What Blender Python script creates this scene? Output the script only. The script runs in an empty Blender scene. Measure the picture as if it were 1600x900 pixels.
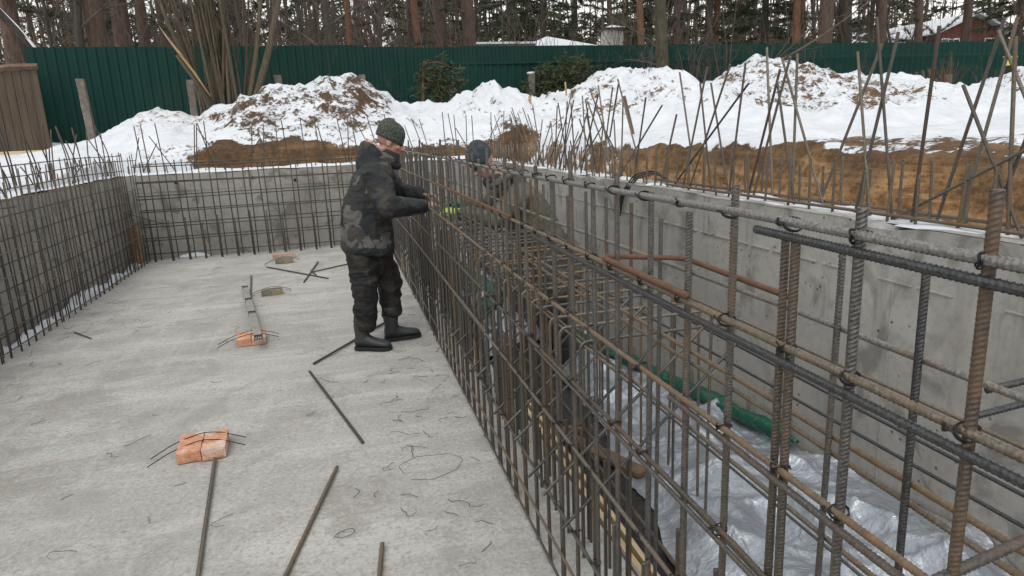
import bpy, math, random
import numpy as np
from mathutils import Vector, Matrix, Quaternion, Euler

scn = bpy.context.scene
COL = scn.collection
R = math.radians

# ------------------------------------------------------------------ camera
CAM_H = 1.65
YAW, PITCH, ROLL = R(13.9146), R(13.2459), R(2.4)
FPX = 1060.0
_fw = Vector((math.sin(YAW)*math.cos(PITCH), math.cos(YAW)*math.cos(PITCH), -math.sin(PITCH)))
_r = Vector((math.cos(YAW), -math.sin(YAW), 0)); _u = _r.cross(_fw)
_r2 = _r*math.cos(ROLL) - _u*math.sin(ROLL); _u2 = _u*math.cos(ROLL) + _r*math.sin(ROLL)
cam_d = bpy.data.cameras.new("camera")
cam = bpy.data.objects.new("camera", cam_d); COL.objects.link(cam)
cam.matrix_world = Matrix(((_r2.x, _u2.x, -_fw.x, 0), (_r2.y, _u2.y, -_fw.y, 0), (_r2.z, _u2.z, -_fw.z, CAM_H), (0, 0, 0, 1)))
cam_d.sensor_width = 36.0; cam_d.lens = FPX/1600*36
cam_d.clip_start = 0.05; cam_d.clip_end = 2000
scn.camera = cam

# ------------------------------------------------------------------ light
SUN_EL, SUN_ROT = R(58), R(208)
world = bpy.data.worlds.new("World"); scn.world = world; world.use_nodes = True
wt = world.node_tree; wt.nodes.clear()
sky = wt.nodes.new('ShaderNodeTexSky'); sky.sky_type = 'NISHITA'; sky.sun_disc = False
sky.sun_elevation = SUN_EL; sky.sun_rotation = SUN_ROT; sky.dust_density = 1.0; sky.air_density = 3.0; sky.ozone_density = 1.0
hs = wt.nodes.new('ShaderNodeHueSaturation'); hs.inputs['Saturation'].default_value = 0.12
bg = wt.nodes.new('ShaderNodeBackground'); bg.inputs['Strength'].default_value = 0.15
wo = wt.nodes.new('ShaderNodeOutputWorld')
wt.links.new(sky.outputs[0], hs.inputs['Color']); wt.links.new(hs.outputs[0], bg.inputs['Color']); wt.links.new(bg.outputs[0], wo.inputs['Surface'])
sun_d = bpy.data.lights.new("sun", 'SUN'); sun_d.energy = 0.6; sun_d.angle = R(20); sun_d.color = (1.0, 0.97, 0.93)
sun = bpy.data.objects.new("sun", sun_d); COL.objects.link(sun)
# direction towards the sun: Nishita rotation is clockwise from +Y
sdir = Vector((math.sin(SUN_ROT)*math.cos(SUN_EL), math.cos(SUN_ROT)*math.cos(SUN_EL), math.sin(SUN_EL)))
sun.rotation_euler = sdir.to_track_quat('Z', 'Y').to_euler(); sun.location = (0, 0, 30)
scn.view_settings.view_transform = 'Standard'; scn.view_settings.look = 'None'
scn.view_settings.gamma = 1.0; scn.view_settings.use_curve_mapping = False
scn.view_settings.exposure = 0.52

# ------------------------------------------------------------------ helpers
def _hash(ix, iy, iz, seed):
    h = (ix.astype(np.int64)*374761393 + iy.astype(np.int64)*668265263 + iz.astype(np.int64)*2147483647 + seed*1274126177) & 0xffffffff
    h = ((h ^ (h >> 13))*1274126177) & 0xffffffff
    h = ((h ^ (h >> 16))*2246822519) & 0xffffffff
    return ((h ^ (h >> 15)) & 0xffffff)/float(0xffffff)
def noise3(x, y, z, seed=0):
    x, y, z = np.broadcast_arrays(np.asarray(x, float), np.asarray(y, float), np.asarray(z, float))
    fx, fy, fz = np.floor(x), np.floor(y), np.floor(z)
    ux, uy, uz = x-fx, y-fy, z-fz
    ux, uy, uz = ux*ux*(3-2*ux), uy*uy*(3-2*uy), uz*uz*(3-2*uz)
    o = 0
    for a in (0, 1):
        for b in (0, 1):
            for c in (0, 1):
                w = (ux if a else 1-ux)*(uy if b else 1-uy)*(uz if c else 1-uz)
                o = o + w*_hash(fx+a, fy+b, fz+c, seed)
    return o*2-1
def fbm(x, y, z=0.0, seed=0, oct=4):
    o, a, f = 0, 1.0, 1.0
    for i in range(oct):
        o = o + a*noise3(np.asarray(x)*f, np.asarray(y)*f, np.asarray(z)*f, seed+i*17); a *= .5; f *= 2.03
    return o
def sstep(a, b, x):
    t = np.clip((np.asarray(x, float)-a)/(b-a), 0, 1); return t*t*(3-2*t)

class MB:
    """collects vertices and faces, then links them as ONE mesh object"""
    def __init__(s): s.v = []; s.f = []; s.n = 0; s.m = []
    def add(s, V, F, mi=0):
        V = np.asarray(V, float).reshape(-1, 3)
        s.v.append(V)
        s.f += [[i+s.n for i in q] for q in F]; s.m += [mi]*len(F)
        s.n += len(V); return s
    def box(s, lo, hi, mi=0, M=None):
        x0, y0, z0 = lo; x1, y1, z1 = hi
        V = np.array([(x0, y0, z0), (x1, y0, z0), (x1, y1, z0), (x0, y1, z0), (x0, y0, z1), (x1, y0, z1), (x1, y1, z1), (x0, y1, z1)], float)
        if M is not None: V = np.array([M @ Vector(p) for p in V])
        return s.add(V, [(3, 2, 1, 0), (4, 5, 6, 7), (0, 1, 5, 4), (1, 2, 6, 5), (2, 3, 7, 6), (3, 0, 4, 7)], mi)
    def tube(s, P, rad, K=6, mi=0, cap=True, sy=1.0):
        V, F = sweep(P, rad, K, cap, sy); return s.add(V, F, mi)
    def mesh(s, name, mats, smooth=True):
        me = bpy.data.meshes.new(name)
        V = np.concatenate(s.v) if s.v else np.zeros((0, 3))
        me.from_pydata(V.tolist(), [], s.f)
        for m in (mats if isinstance(mats, (list, tuple)) else [mats]): me.materials.append(m)
        if any(s.m): me.polygons.foreach_set('material_index', s.m)
        me.polygons.foreach_set('use_smooth', [smooth]*len(me.polygons))
        me.update(); return me
    def build(s, name, mats, parent=None, smooth=True, loc=None):
        return link(name, s.mesh(name, mats, smooth), parent, loc)
def link(name, me, parent=None, loc=None):
    o = bpy.data.objects.new(name, me); COL.objects.link(o)
    if parent: o.parent = parent
    if loc is not None: o.location = loc
    return o
def sweep(P, rad, K=6, cap=True, sy=1.0):
    P = np.asarray(P, float); N = len(P)
    rad = np.broadcast_to(np.asarray(rad, float), (N,)) if np.ndim(rad) < 2 else np.asarray(rad, float)
    T = np.gradient(P, axis=0); T /= (np.linalg.norm(T, axis=1, keepdims=True)+1e-12)
    a = np.array([0, 0, 1.0]) if abs(T[0][2]) < .9 else np.array([1.0, 0, 0])
    n = np.cross(T[0], a); n /= np.linalg.norm(n)
    Ns = [n]
    for i in range(1, N):
        n = n - T[i]*np.dot(n, T[i]); n = n/(np.linalg.norm(n)+1e-12); Ns.append(n)
    Ns = np.array(Ns); Bs = np.cross(T, Ns)
    th = np.arange(K)*2*math.pi/K
    rr = rad[:, None] if rad.ndim == 1 else rad
    V = P[:, None, :] + (np.cos(th)[None, :]*rr)[:, :, None]*Ns[:, None, :] + (sy*np.sin(th)[None, :]*rr)[:, :, None]*Bs[:, None, :]
    idx = np.arange(N*K).reshape(N, K); nx = np.roll(idx, -1, axis=1)
    F = np.stack([idx[:-1], nx[:-1], nx[1:], idx[1:]], -1).reshape(-1, 4).tolist()
    if cap: F += [list(range(K))[::-1], list(range((N-1)*K, N*K))]
    return V.reshape(-1, 3), F
def tag(o, label=None, cat=None, group=None, kind=None):
    if label: o['label'] = label
    if cat: o['category'] = cat
    if group: o['group'] = group
    if kind: o['kind'] = kind
    return o
def thing(name, loc, label, cat, group=None, rz=0):
    o = bpy.data.objects.new(name, None); COL.objects.link(o); o.location = loc; o.rotation_euler = (0, 0, rz)
    o.empty_display_size = .1
    return tag(o, label, cat, group)
def copy_tree(o, parent=None):
    c = o.copy(); COL.objects.link(c)
    if parent: c.parent = parent
    for ch in list(o.children): copy_tree(ch, c)
    return c

# ------------------------------------------------------------------ materials
def mat(name):
    m = bpy.data.materials.new(name); m.use_nodes = True
    nt = m.node_tree; b = nt.nodes['Principled BSDF']
    return m, nt, b
def N(nt, t, **kw):
    n = nt.nodes.new(t)
    for k, v in kw.items():
        if k in n.inputs.keys(): n.inputs[k].default_value = v
        else: setattr(n, k, v)
    return n
def noise(nt, co, scale, detail=4, rough=.55, dist=0):
    n = N(nt, 'ShaderNodeTexNoise'); n.inputs['Scale'].default_value = scale; n.inputs['Detail'].default_value = detail
    n.inputs['Roughness'].default_value = rough; n.inputs['Distortion'].default_value = dist
    nt.links.new(co, n.inputs['Vector']); return n.outputs['Fac']
def coord(nt, which='Object', scale=None, rot=None):
    c = N(nt, 'ShaderNodeTexCoord').outputs[which]
    if scale or rot:
        mp = N(nt, 'ShaderNodeMapping')
        if scale: mp.inputs['Scale'].default_value = scale
        if rot: mp.inputs['Rotation'].default_value = rot
        nt.links.new(c, mp.inputs['Vector']); c = mp.outputs[0]
    return c
def ramp(nt, fac, stops, interp='LINEAR'):
    r = N(nt, 'ShaderNodeValToRGB'); r.color_ramp.interpolation = interp
    e = r.color_ramp.elements
    while len(e) < len(stops): e.new(.5)
    for i, (p, c) in enumerate(stops):
        e[i].position = p; e[i].color = (c, c, c, 1) if not isinstance(c, (tuple, list)) else (*c, 1)
    nt.links.new(fac, r.inputs['Fac']); return r.outputs['Color']
def mix(nt, fac, a, b, mode='MIX'):
    m = N(nt, 'ShaderNodeMix', data_type='RGBA', blend_type=mode)
    for s, v in ((0, fac), (6, a), (7, b)):
        if isinstance(v, (int, float)): m.inputs[s].default_value = v
        elif isinstance(v, (tuple, list)): m.inputs[s].default_value = (*v, 1)
        else: nt.links.new(v, m.inputs[s])
    return m.outputs[2]
def mth(nt, op, a, b=None, c=None):
    m = N(nt, 'ShaderNodeMath', operation=op)
    for i, v in enumerate((a, b, c)):
        if v is None: continue
        if isinstance(v, (int, float)): m.inputs[i].default_value = v
        else: nt.links.new(v, m.inputs[i])
    return m.outputs[0]
def bump(nt, b, h, strength=.3, dist=.01):
    n = N(nt, 'ShaderNodeBump'); n.inputs['Strength'].default_value = strength; n.inputs['Distance'].default_value = dist
    nt.links.new(h, n.inputs['Height']); nt.links.new(n.outputs[0], b.inputs['Normal']); return n
def objrand(nt): return N(nt, 'ShaderNodeObjectInfo').outputs['Random']
def setc(nt, b, c): nt.links.new(c, b.inputs['Base Color'])

def steel(name, dark, rust, lo, hi, metal=.35, rough=.5, lightcol=None):
    """hot rolled bar: mill scale with rust in patches; the rust share differs from bar to bar"""
    m, nt, b = mat(name); co = coord(nt)
    geo = N(nt, 'ShaderNodeNewGeometry').outputs['Position']
    n1 = noise(nt, geo, 5, 5, .65); n2 = noise(nt, geo, 42, 3, .6)
    f = mth(nt, 'ADD', mth(nt, 'MULTIPLY', n1, .75), mth(nt, 'MULTIPLY', n2, .25))
    f = mth(nt, 'ADD', f, mth(nt, 'MULTIPLY', mth(nt, 'SUBTRACT', objrand(nt), .5), .17))
    fac = ramp(nt, f, [(lo, 0.0), (hi, 1.0)])
    n3 = noise(nt, geo, 160, 2, .6)
    dk = mix(nt, ramp(nt, n3, [(.35, 0.0), (.7, 1.0)]), dark, tuple(min(1, d*2.1) for d in dark))
    rs = mix(nt, ramp(nt, n2, [(.35, 0.0), (.68, 1.0)]), tuple(r*.55 for r in rust), rust)
    setc(nt, b, mix(nt, fac, dk, rs))
    nt.links.new(ramp(nt, fac, [(0, metal), (1, .0)]), b.inputs['Metallic'])
    nt.links.new(ramp(nt, fac, [(0, rough), (1, .8)]), b.inputs['Roughness'])
    bump(nt, b, n3, .15, .001)
    return m
M_STEEL = steel('bar_steel', (.070, .067, .063), (.125, .078, .042), .50, .74, .6, .38)
M_RUST = steel('bar_rusty', (.058, .049, .040), (.125, .072, .036), .42, .68, .45, .42)
M_LIGHT = steel('bar_bright', (.125, .122, .115), (.22, .13, .06), .54, .76, .45, .4)
M_TAN = steel('bar_tan', (.105, .091, .072), (.18, .105, .048), .42, .68, .55, .4)
M_RED = steel('bar_red_rust', (.075, .036, .022), (.15, .07, .033), .34, .64, .0, .75)
M_DARK = steel('bar_dark', (.045, .045, .046), (.10, .055, .028), .58, .78, .6, .36)
M_FAR = steel('bar_grey_brown', (.042, .037, .032), (.085, .05, .025), .42, .7, .25, .5)
M_STUB = steel('bar_weathered', (.085, .074, .06), (.13, .08, .04), .44, .72, .45, .42)

def plain(name, c, rough=.7, metal=0.0, var=.25, scale=12, bmp=.15):
    m, nt, b = mat(name); co = coord(nt)
    n = noise(nt, co, scale, 5, .6)
    setc(nt, b, mix(nt, ramp(nt, n, [(.3, 0.0), (.7, 1.0)]), tuple(x*(1-var) for x in c), tuple(min(1, x*(1+var)) for x in c)))
    b.inputs['Roughness'].default_value = rough; b.inputs['Metallic'].default_value = metal
    if bmp: bump(nt, b, n, bmp, .01)
    return m
M_WIRE = plain('tie_wire_black', (.02, .02, .02), .5, .5)
M_HOLE = plain('formwork_hole', (.012, .012, .012), .9)

def m_floor():
    m, nt, b = mat('floor_concrete'); co = coord(nt)
    big = noise(nt, co, .42, 6, .62, .8); med = noise(nt, co, 1.9, 7, .72, .5)
    st = noise(nt, coord(nt, scale=(.8, 3.2, 1), rot=(0, 0, R(-22))), 1.0, 7, .74, .7)
    st2 = noise(nt, coord(nt, scale=(7, .9, 1), rot=(0, 0, R(9))), 1.0, 6, .7, .4)
    fine = noise(nt, co, 48, 6, .78); grit = noise(nt, co, 170, 3, .7)
    c = mix(nt, ramp(nt, big, [(.36, 0.0), (.64, 1.0)]), (.29, .28, .258), (.39, .378, .352))
    c = mix(nt, mth(nt, 'MULTIPLY', ramp(nt, st, [(.46, 0.0), (.62, 1.0)]), .7), c, (.48, .465, .435))
    c = mix(nt, mth(nt, 'MULTIPLY', ramp(nt, st2, [(.55, 0.0), (.68, 1.0)]), .35), c, (.52, .505, .475))
    c = mix(nt, mth(nt, 'MULTIPLY', ramp(nt, med, [(.36, 1.0), (.48, 0.0)]), .65), c, (.245, .23, .20))
    c = mix(nt, mth(nt, 'MULTIPLY', ramp(nt, fine, [(.39, 1.0), (.48, 0.0)]), .6), c, (.20, .188, .166))
    c = mix(nt, mth(nt, 'MULTIPLY', ramp(nt, fine, [(.55, 0.0), (.66, 1.0)]), .45), c, (.60, .585, .55))
    c = mix(nt, mth(nt, 'MULTIPLY', ramp(nt, grit, [(.33, 1.0), (.41, 0.0)]), .6), c, (.13, .12, .105))
    damp = noise(nt, co, .75, 5, .62, 1.6)
    c = mix(nt, mth(nt, 'MULTIPLY', ramp(nt, damp, [(.56, 0.0), (.66, 1.0)]), .42), c, (.215, .198, .168))
    rs = noise(nt, co, 3.4, 4, .6, .8)
    c = mix(nt, mth(nt, 'MULTIPLY', ramp(nt, rs, [(.64, 0.0), (.74, 1.0)]), .5), c, (.26, .165, .08))
    setc(nt, b, c)
    nt.links.new(ramp(nt, damp, [(.56, .9), (.66, .68)]), b.inputs['Roughness'])
    bump(nt, b, mth(nt, 'ADD', mth(nt, 'MULTIPLY', fine, .8), mth(nt, 'ADD', mth(nt, 'MULTIPLY', grit, .35), mth(nt, 'MULTIPLY', st2, .6))), .6, .008)
    return m
M_FLOOR = m_floor()
def m_wall():
    m, nt, b = mat('wall_concrete'); co = coord(nt)
    big = noise(nt, co, .9, 5, .6, .5)
    vs = noise(nt, coord(nt, scale=(5, 5, .6)), 1.3, 5, .65, .3); fine = noise(nt, co, 30, 5, .7)
    c = mix(nt, ramp(nt, big, [(.3, 0.0), (.7, 1.0)]), (.235, .225, .205), (.365, .352, .325))
    c = mix(nt, mth(nt, 'MULTIPLY', ramp(nt, vs, [(.55, 0.0), (.75, 1.0)]), .4), c, (.36, .35, .328))
    c = mix(nt, mth(nt, 'MULTIPLY', ramp(nt, vs, [(.3, 1.0), (.45, 0.0)]), .4), c, (.10, .096, .086))
    blot = noise(nt, co, 3.2, 4, .6, 1.0)
    c = mix(nt, mth(nt, 'MULTIPLY', ramp(nt, blot, [(.53, 0.0), (.64, 1.0)]), .6), c, (.095, .09, .078))
    c = mix(nt, mth(nt, 'MULTIPLY', ramp(nt, fine, [(.4, 1.0), (.5, 0.0)]), .22), c, (.14, .135, .125))
    vo = N(nt, 'ShaderNodeTexVoronoi'); vo.inputs['Scale'].default_value = 16; nt.links.new(co, vo.inputs['Vector'])
    pm = noise(nt, co, 4, 2)
    pit = mth(nt, 'MULTIPLY', ramp(nt, vo.outputs['Distance'], [(.09, 1.0), (.15, 0.0)]), ramp(nt, pm, [(.48, 0.0), (.56, 1.0)]))
    c = mix(nt, mth(nt, 'MULTIPLY', pit, .8), c, (.05, .048, .045))
    setc(nt, b, c); b.inputs['Roughness'].default_value = .85
    bump(nt, b, mth(nt, 'SUBTRACT', mth(nt, 'MULTIPLY', fine, .5), mth(nt, 'MULTIPLY', pit, 1.2)), .4, .008)
    return m
M_WALL = m_wall()
def m_ground():
    m, nt, b = mat('snow_and_soil'); geo = N(nt, 'ShaderNodeNewGeometry'); co = geo.outputs['Position']
    at = N(nt, 'ShaderNodeAttribute', attribute_name='soil'); ah = N(nt, 'ShaderNodeAttribute', attribute_name='humus')
    n1 = noise(nt, co, .95, 4, .6, .6); n2 = noise(nt, co, 5.0, 5, .68, .4); n3 = noise(nt, co, 17, 4, .7)
    f = mth(nt, 'ADD', mth(nt, 'MULTIPLY', n1, .24), mth(nt, 'ADD', mth(nt, 'MULTIPLY', n2, .40), mth(nt, 'MULTIPLY', n3, .36)))
    f = mth(nt, 'ADD', f, mth(nt, 'MULTIPLY', mth(nt, 'SUBTRACT', at.outputs['Fac'], .5), .62))
    sx = N(nt, 'ShaderNodeSeparateXYZ'); nt.links.new(geo.outputs['Normal'], sx.inputs[0])
    f = mth(nt, 'ADD', f, mth(nt, 'MULTIPLY', mth(nt, 'SUBTRACT', .82, sx.outputs['Z']), .28))
    soilm = ramp(nt, f, [(.492, 0.0), (.54, 1.0)])
    s1 = noise(nt, co, 2.4, 4, .6, .5); s2 = noise(nt, co, 17, 5, .7)
    sc = mix(nt, ramp(nt, s1, [(.3, 0.0), (.7, 1.0)]), (.12, .062, .026), (.40, .225, .10))
    sc = mix(nt, mth(nt, 'MULTIPLY', ramp(nt, s2, [(.38, 1.0), (.56, 0.0)]), .75), sc, (.055, .03, .015))
    lay = noise(nt, coord(nt, scale=(.7, .7, 9)), 1.6, 5, .65, .5)
    sc = mix(nt, mth(nt, 'MULTIPLY', ramp(nt, lay, [(.5, 0.0), (.62, 1.0)]), .6), sc, (.42, .255, .125))
    sc = mix(nt, mth(nt, 'MULTIPLY', ramp(nt, lay, [(.36, 1.0), (.45, 0.0)]), .6), sc, (.085, .045, .022))
    sc = mix(nt, mth(nt, 'MULTIPLY', ah.outputs['Fac'], .85), sc, mix(nt, s2, (.02, .014, .009), (.085, .055, .033)))
    sn = mix(nt, ramp(nt, noise(nt, co, 3, 4, .6), [(.3, 0.0), (.7, 1.0)]), (.53, .555, .59), (.65, .665, .69))
    setc(nt, b, mix(nt, soilm, sn, sc))
    nt.links.new(ramp(nt, soilm, [(0, .6), (1, .95)]), b.inputs['Roughness'])
    b.inputs['Specular IOR Level'].default_value = .25
    hgt = mth(nt, 'SUBTRACT', mth(nt, 'ADD', mth(nt, 'MULTIPLY', n2, .6), mth(nt, 'MULTIPLY', n3, .5)), mth(nt, 'MULTIPLY', soilm, .35))
    bump(nt, b, hgt, .75, .05)
    return m
M_GROUND = m_ground()
def m_snow():
    m, nt, b = mat('snow'); co = coord(nt); n = noise(nt, co, 14, 5, .65)
    setc(nt, b, mix(nt, n, (.55, .575, .61), (.66, .675, .70))); b.inputs['Roughness'].default_value = .65
    bump(nt, b, n, .5, .02); return m
M_SNOW = m_snow()
def m_trench():
    m, nt, b = mat('wet_trench'); co = coord(nt); n = noise(nt, co, 26, 6, .75, .5); n2 = noise(nt, co, 3, 4)
    c = ramp(nt, n, [(.38, (.007, .007, .0075)), (.56, (.035, .033, .031)), (.72, (.12, .115, .11))])
    setc(nt, b, mix(nt, mth(nt, 'MULTIPLY', n2, .6), c, (.03, .024, .02)))
    nt.links.new(ramp(nt, n2, [(.4, .25), (.6, .7)]), b.inputs['Roughness'])
    bump(nt, b, n, .9, .03); return m
M_TRENCH = m_trench()
def m_foil(name, c, rough, metal):
    m, nt, b = mat(name); co = coord(nt); n = noise(nt, co, 7, 5, .6, 2.2); n2 = noise(nt, co, 22, 3, .5, 1.0)
    v = N(nt, 'ShaderNodeTexVoronoi', feature='DISTANCE_TO_EDGE'); v.inputs['Scale'].default_value = 6
    nt.links.new(mix(nt, .12, co, N(nt, 'ShaderNodeTexNoise').outputs['Color']), v.inputs['Vector'])
    setc(nt, b, mix(nt, ramp(nt, n, [(.3, 0.0), (.7, 1.0)]), tuple(x*.72 for x in c), c))
    b.inputs['Roughness'].default_value = rough; b.inputs['Metallic'].default_value = metal
    h = mth(nt, 'ADD', mth(nt, 'ADD', n, mth(nt, 'MULTIPLY', n2, .3)), mth(nt, 'MULTIPLY', ramp(nt, v.outputs['Distance'], [(0, 1.0), (.07, 0.0)]), .12))
    bump(nt, b, h, .5, .028); return m
M_FOIL = m_foil('silver_sheet', (.40, .43, .47), .30, .5)
M_GREENFILM = m_foil('green_film', (.006, .085, .048), .4, 0.0)
def m_wood(name, a, bcol, sc=(2, 30, 30)):
    m, nt, b = mat(name); n = noise(nt, coord(nt, scale=sc), 1.5, 5, .65, .4)
    setc(nt, b, mix(nt, ramp(nt, n, [(.3, 0.0), (.7, 1.0)]), a, bcol)); b.inputs['Roughness'].default_value = .8
    bump(nt, b, n, .3, .01); return m
M_PLANK = m_wood('pale_plank', (.40, .29, .16), (.60, .47, .29), (30, 1.5, 30))
M_OLDWOOD = m_wood('old_brown_wood', (.07, .042, .025), (.16, .1, .06), (8, 8, 1))
M_GATEWOOD = m_wood('weathered_gate_wood', (.036, .023, .015), (.085, .06, .038), (14, 14, .8))
M_REDPAINT = plain('red_paint', (.2, .035, .025), .6)
def m_fence():
    m, nt, b = mat('green_sheet'); co = coord(nt); n = noise(nt, coord(nt, scale=(3, 3, .5)), 1.2, 5, .6); n2 = noise(nt, co, .5, 3)
    c = mix(nt, ramp(nt, n, [(.35, 0.0), (.75, 1.0)]), (.003, .028, .023), (.005, .037, .030))
    sx = N(nt, 'ShaderNodeSeparateXYZ'); nt.links.new(co, sx.inputs[0])
    dirt = mth(nt, 'MULTIPLY', ramp(nt, n2, [(.5, 0.0), (.7, 1.0)]), .55)
    c = mix(nt, dirt, c, (.02, .034, .024))
    c = mix(nt, mth(nt, 'MULTIPLY', objrand(nt), .3), c, (.005, .024, .019))
    setc(nt, b, c); b.inputs['Roughness'].default_value = .6; b.inputs['Specular IOR Level'].default_value = .15; return m
M_FENCE = m_fence()
M_POST = plain('old_concrete_post', (.14, .12, .10), .9, 0, .5, 9, .5)
def m_bark(name, a, c2, sc=(9, 9, 2.2)):
    m, nt, b = mat(name); n = noise(nt, coord(nt, scale=sc), 1.6, 6, .7, .8)
    rnd = objrand(nt)
    c = mix(nt, ramp(nt, n, [(.34, 0.0), (.68, 1.0)]), a, c2)
    setc(nt, b, mix(nt, mth(nt, 'MULTIPLY', rnd, .5), c, tuple(x*.55 for x in a)))
    b.inputs['Roughness'].default_value = .95; bump(nt, b, n, .8, .03); return m
M_PINE = m_bark('pine_bark', (.04, .026, .02), (.145, .09, .066))
M_PINEORANGE = m_bark('pine_bark_orange', (.085, .042, .022), (.21, .105, .055))
M_BARK = m_bark('dark_bark', (.03, .025, .02), (.095, .078, .06))
M_HAZEL = m_bark('hazel_bark', (.06, .046, .03), (.155, .122, .08), (20, 20, 3))
M_TWIG = plain('twig', (.075, .057, .045), .9, 0, .4, 3, 0)
M_REDTWIG = plain('red_twig', (.14, .065, .035), .85, 0, .4, 6, 0)
M_SPLINTER = m_wood('torn_wood', (.24, .14, .065), (.42, .27, .14), (25, 25, 2))
def m_leaf(name, a, c2):
    m, nt, b = mat(name)
    g = N(nt, 'ShaderNodeNewGeometry').outputs['Random Per Island']
    setc(nt, b, mix(nt, g, a, c2)); b.inputs['Roughness'].default_value = .7
    b.inputs['Specular IOR Level'].default_value = .3; return m
M_NEEDLE = m_leaf('needles', (.02, .028, .014), (.075, .085, .042))
M_BUSH = m_leaf('bush_needles', (.022, .034, .014), (.085, .1, .045))
M_DRYLEAF = m_leaf('dry_leaves', (.07, .035, .018), (.2, .105, .05))
M_PLASTER = plain('pale_plaster', (.44, .43, .40), .85, 0, .2, 3)
M_ROOFDARK = plain('grey_slate', (.1, .1, .105), .8)
M_REDWALL = plain('red_house_wall', (.13, .035, .025), .75, 0, .3, 5)
M_WHITE = plain('white_frame', (.72, .73, .73), .6)
M_GLASS = plain('window_dark', (.03, .035, .04), .15)
M_YELLOW = plain('yellow_plate', (.72, .55, .04), .5)
M_STONE = plain('stone', (.19, .175, .14), .85, 0, .45, 10, .5)
M_BOOT = plain('boot_rubber', (.032, .036, .036), .55, 0, .3, 9, .1)
def m_brick(name, a, c2, c3):
    m, nt, b = mat(name); co = coord(nt); n = noise(nt, co, 26, 5, .7); n2 = noise(nt, co, 80, 3, .7)
    c = mix(nt, ramp(nt, n, [(.35, 0.0), (.65, 1.0)]), a, c2)
    c = mix(nt, mth(nt, 'MULTIPLY', ramp(nt, noise(nt, co, 9, 3), [(.5, 0.0), (.62, 1.0)]), .75), c, c3)
    c = mix(nt, ramp(nt, n2, [(.3, 1.0), (.4, 0.0)]), c, tuple(x*.35 for x in a))
    setc(nt, b, c); b.inputs['Roughness'].default_value = .9; bump(nt, b, n2, .7, .006); return m
M_BRICK = m_brick('orange_brick', (.46, .19, .10), (.60, .33, .21), (.62, .50, .43))
M_BRICKPALE = m_brick('dusty_brick', (.36, .2, .14), (.45, .3, .22), (.42, .38, .33))
M_BRICKGREY = m_brick('mossy_grey_brick', (.12, .12, .09), (.2, .19, .14), (.3, .22, .12))
M_PROFILE = plain('zinc_profile', (.46, .44, .39), .5, .15, .3, 14, .1)
M_TAPE = plain('black_tape', (.012, .012, .013), .5)
def m_camo(name, cols, scale=9):
    """large angular camouflage patches printed on cloth"""
    m, nt, b = mat(name); co = coord(nt)
    d = N(nt, 'ShaderNodeTexNoise'); d.inputs['Scale'].default_value = 14; nt.links.new(co, d.inputs['Vector'])
    wv = mix(nt, .15, co, d.outputs['Color'])
    v = N(nt, 'ShaderNodeTexVoronoi'); v.inputs['Scale'].default_value = scale; v.inputs['Randomness'].default_value = 1
    nt.links.new(wv, v.inputs['Vector'])
    sp = N(nt, 'ShaderNodeSeparateColor'); nt.links.new(v.outputs['Color'], sp.inputs[0])
    st = [(i/len(cols), c) for i, c in enumerate(cols)]
    c = ramp(nt, sp.outputs[0], st, 'CONSTANT')
    n = noise(nt, co, 120, 3, .6); w = noise(nt, coord(nt, scale=(1, 1, 2)), 13, 4, .6, .8)
    setc(nt, b, mix(nt, mth(nt, 'MULTIPLY', n, .3), c, tuple(x*.4 for x in cols[0])))
    b.inputs['Roughness'].default_value = .75; b.inputs['Specular IOR Level'].default_value = .3
    bump(nt, b, mth(nt, 'ADD', mth(nt, 'MULTIPLY', n, .08), w), .6, .02); return m
M_CAMOJ = m_camo('camo_jacket', [(.019, .021, .024), (.034, .037, .04), (.024, .024, .024), (.050, .045, .039), (.017, .019, .021), (.104, .10, .093), (.022, .024, .025), (.052, .045, .037)])
M_CAMOT = m_camo('camo_trousers', [(.013, .013, .013), (.022, .021, .019), (.034, .029, .023), (.016, .016, .017), (.05, .043, .036), (.014, .014, .014)], 11)
M_JACKET2 = plain('grey_brown_jacket', (.085, .078, .055), .8, 0, .3, 6, .3)
M_DARKCLOTH = plain('dark_cloth', (.018, .018, .02), .85, 0, .35, 20, .2)
def m_knit(name, a, c2, sc):
    m, nt, b = mat(name); co = coord(nt); n = noise(nt, co, sc, 2, .7)
    w = N(nt, 'ShaderNodeTexWave'); w.inputs['Scale'].default_value = 55; w.inputs['Distortion'].default_value = 2; nt.links.new(co, w.inputs['Vector'])
    setc(nt, b, mix(nt, ramp(nt, n, [(.42, 0.0), (.62, 1.0)]), a, c2)); b.inputs['Roughness'].default_value = .95
    bump(nt, b, mth(nt, 'ADD', w.outputs['Fac'], n), .5, .008); return m
M_HAT1 = m_knit('speckled_knit', (.018, .022, .017), (.10, .11, .09), 90)
M_HAT2 = m_knit('grey_knit', (.032, .038, .043), (.06, .067, .073), 30)
M_PINK = m_knit('checked_scarf', (.32, .14, .12), (.55, .45, .42), 60)
def m_skin():
    m, nt, b = mat('skin'); n = noise(nt, coord(nt), 30, 4)
    setc(nt, b, mix(nt, n, (.30, .145, .105), (.42, .235, .178))); b.inputs['Roughness'].default_value = .5
    b.inputs['Subsurface Weight'].default_value = .1; b.inputs['Subsurface Radius'].default_value = (.01, .004, .002); return m
M_SKIN = m_skin()
M_GLOVE = plain('green_glove', (.02, .15, .07), .7)
M_GLOVEY = plain('yellow_glove', (.30, .42, .05), .6)

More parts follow.
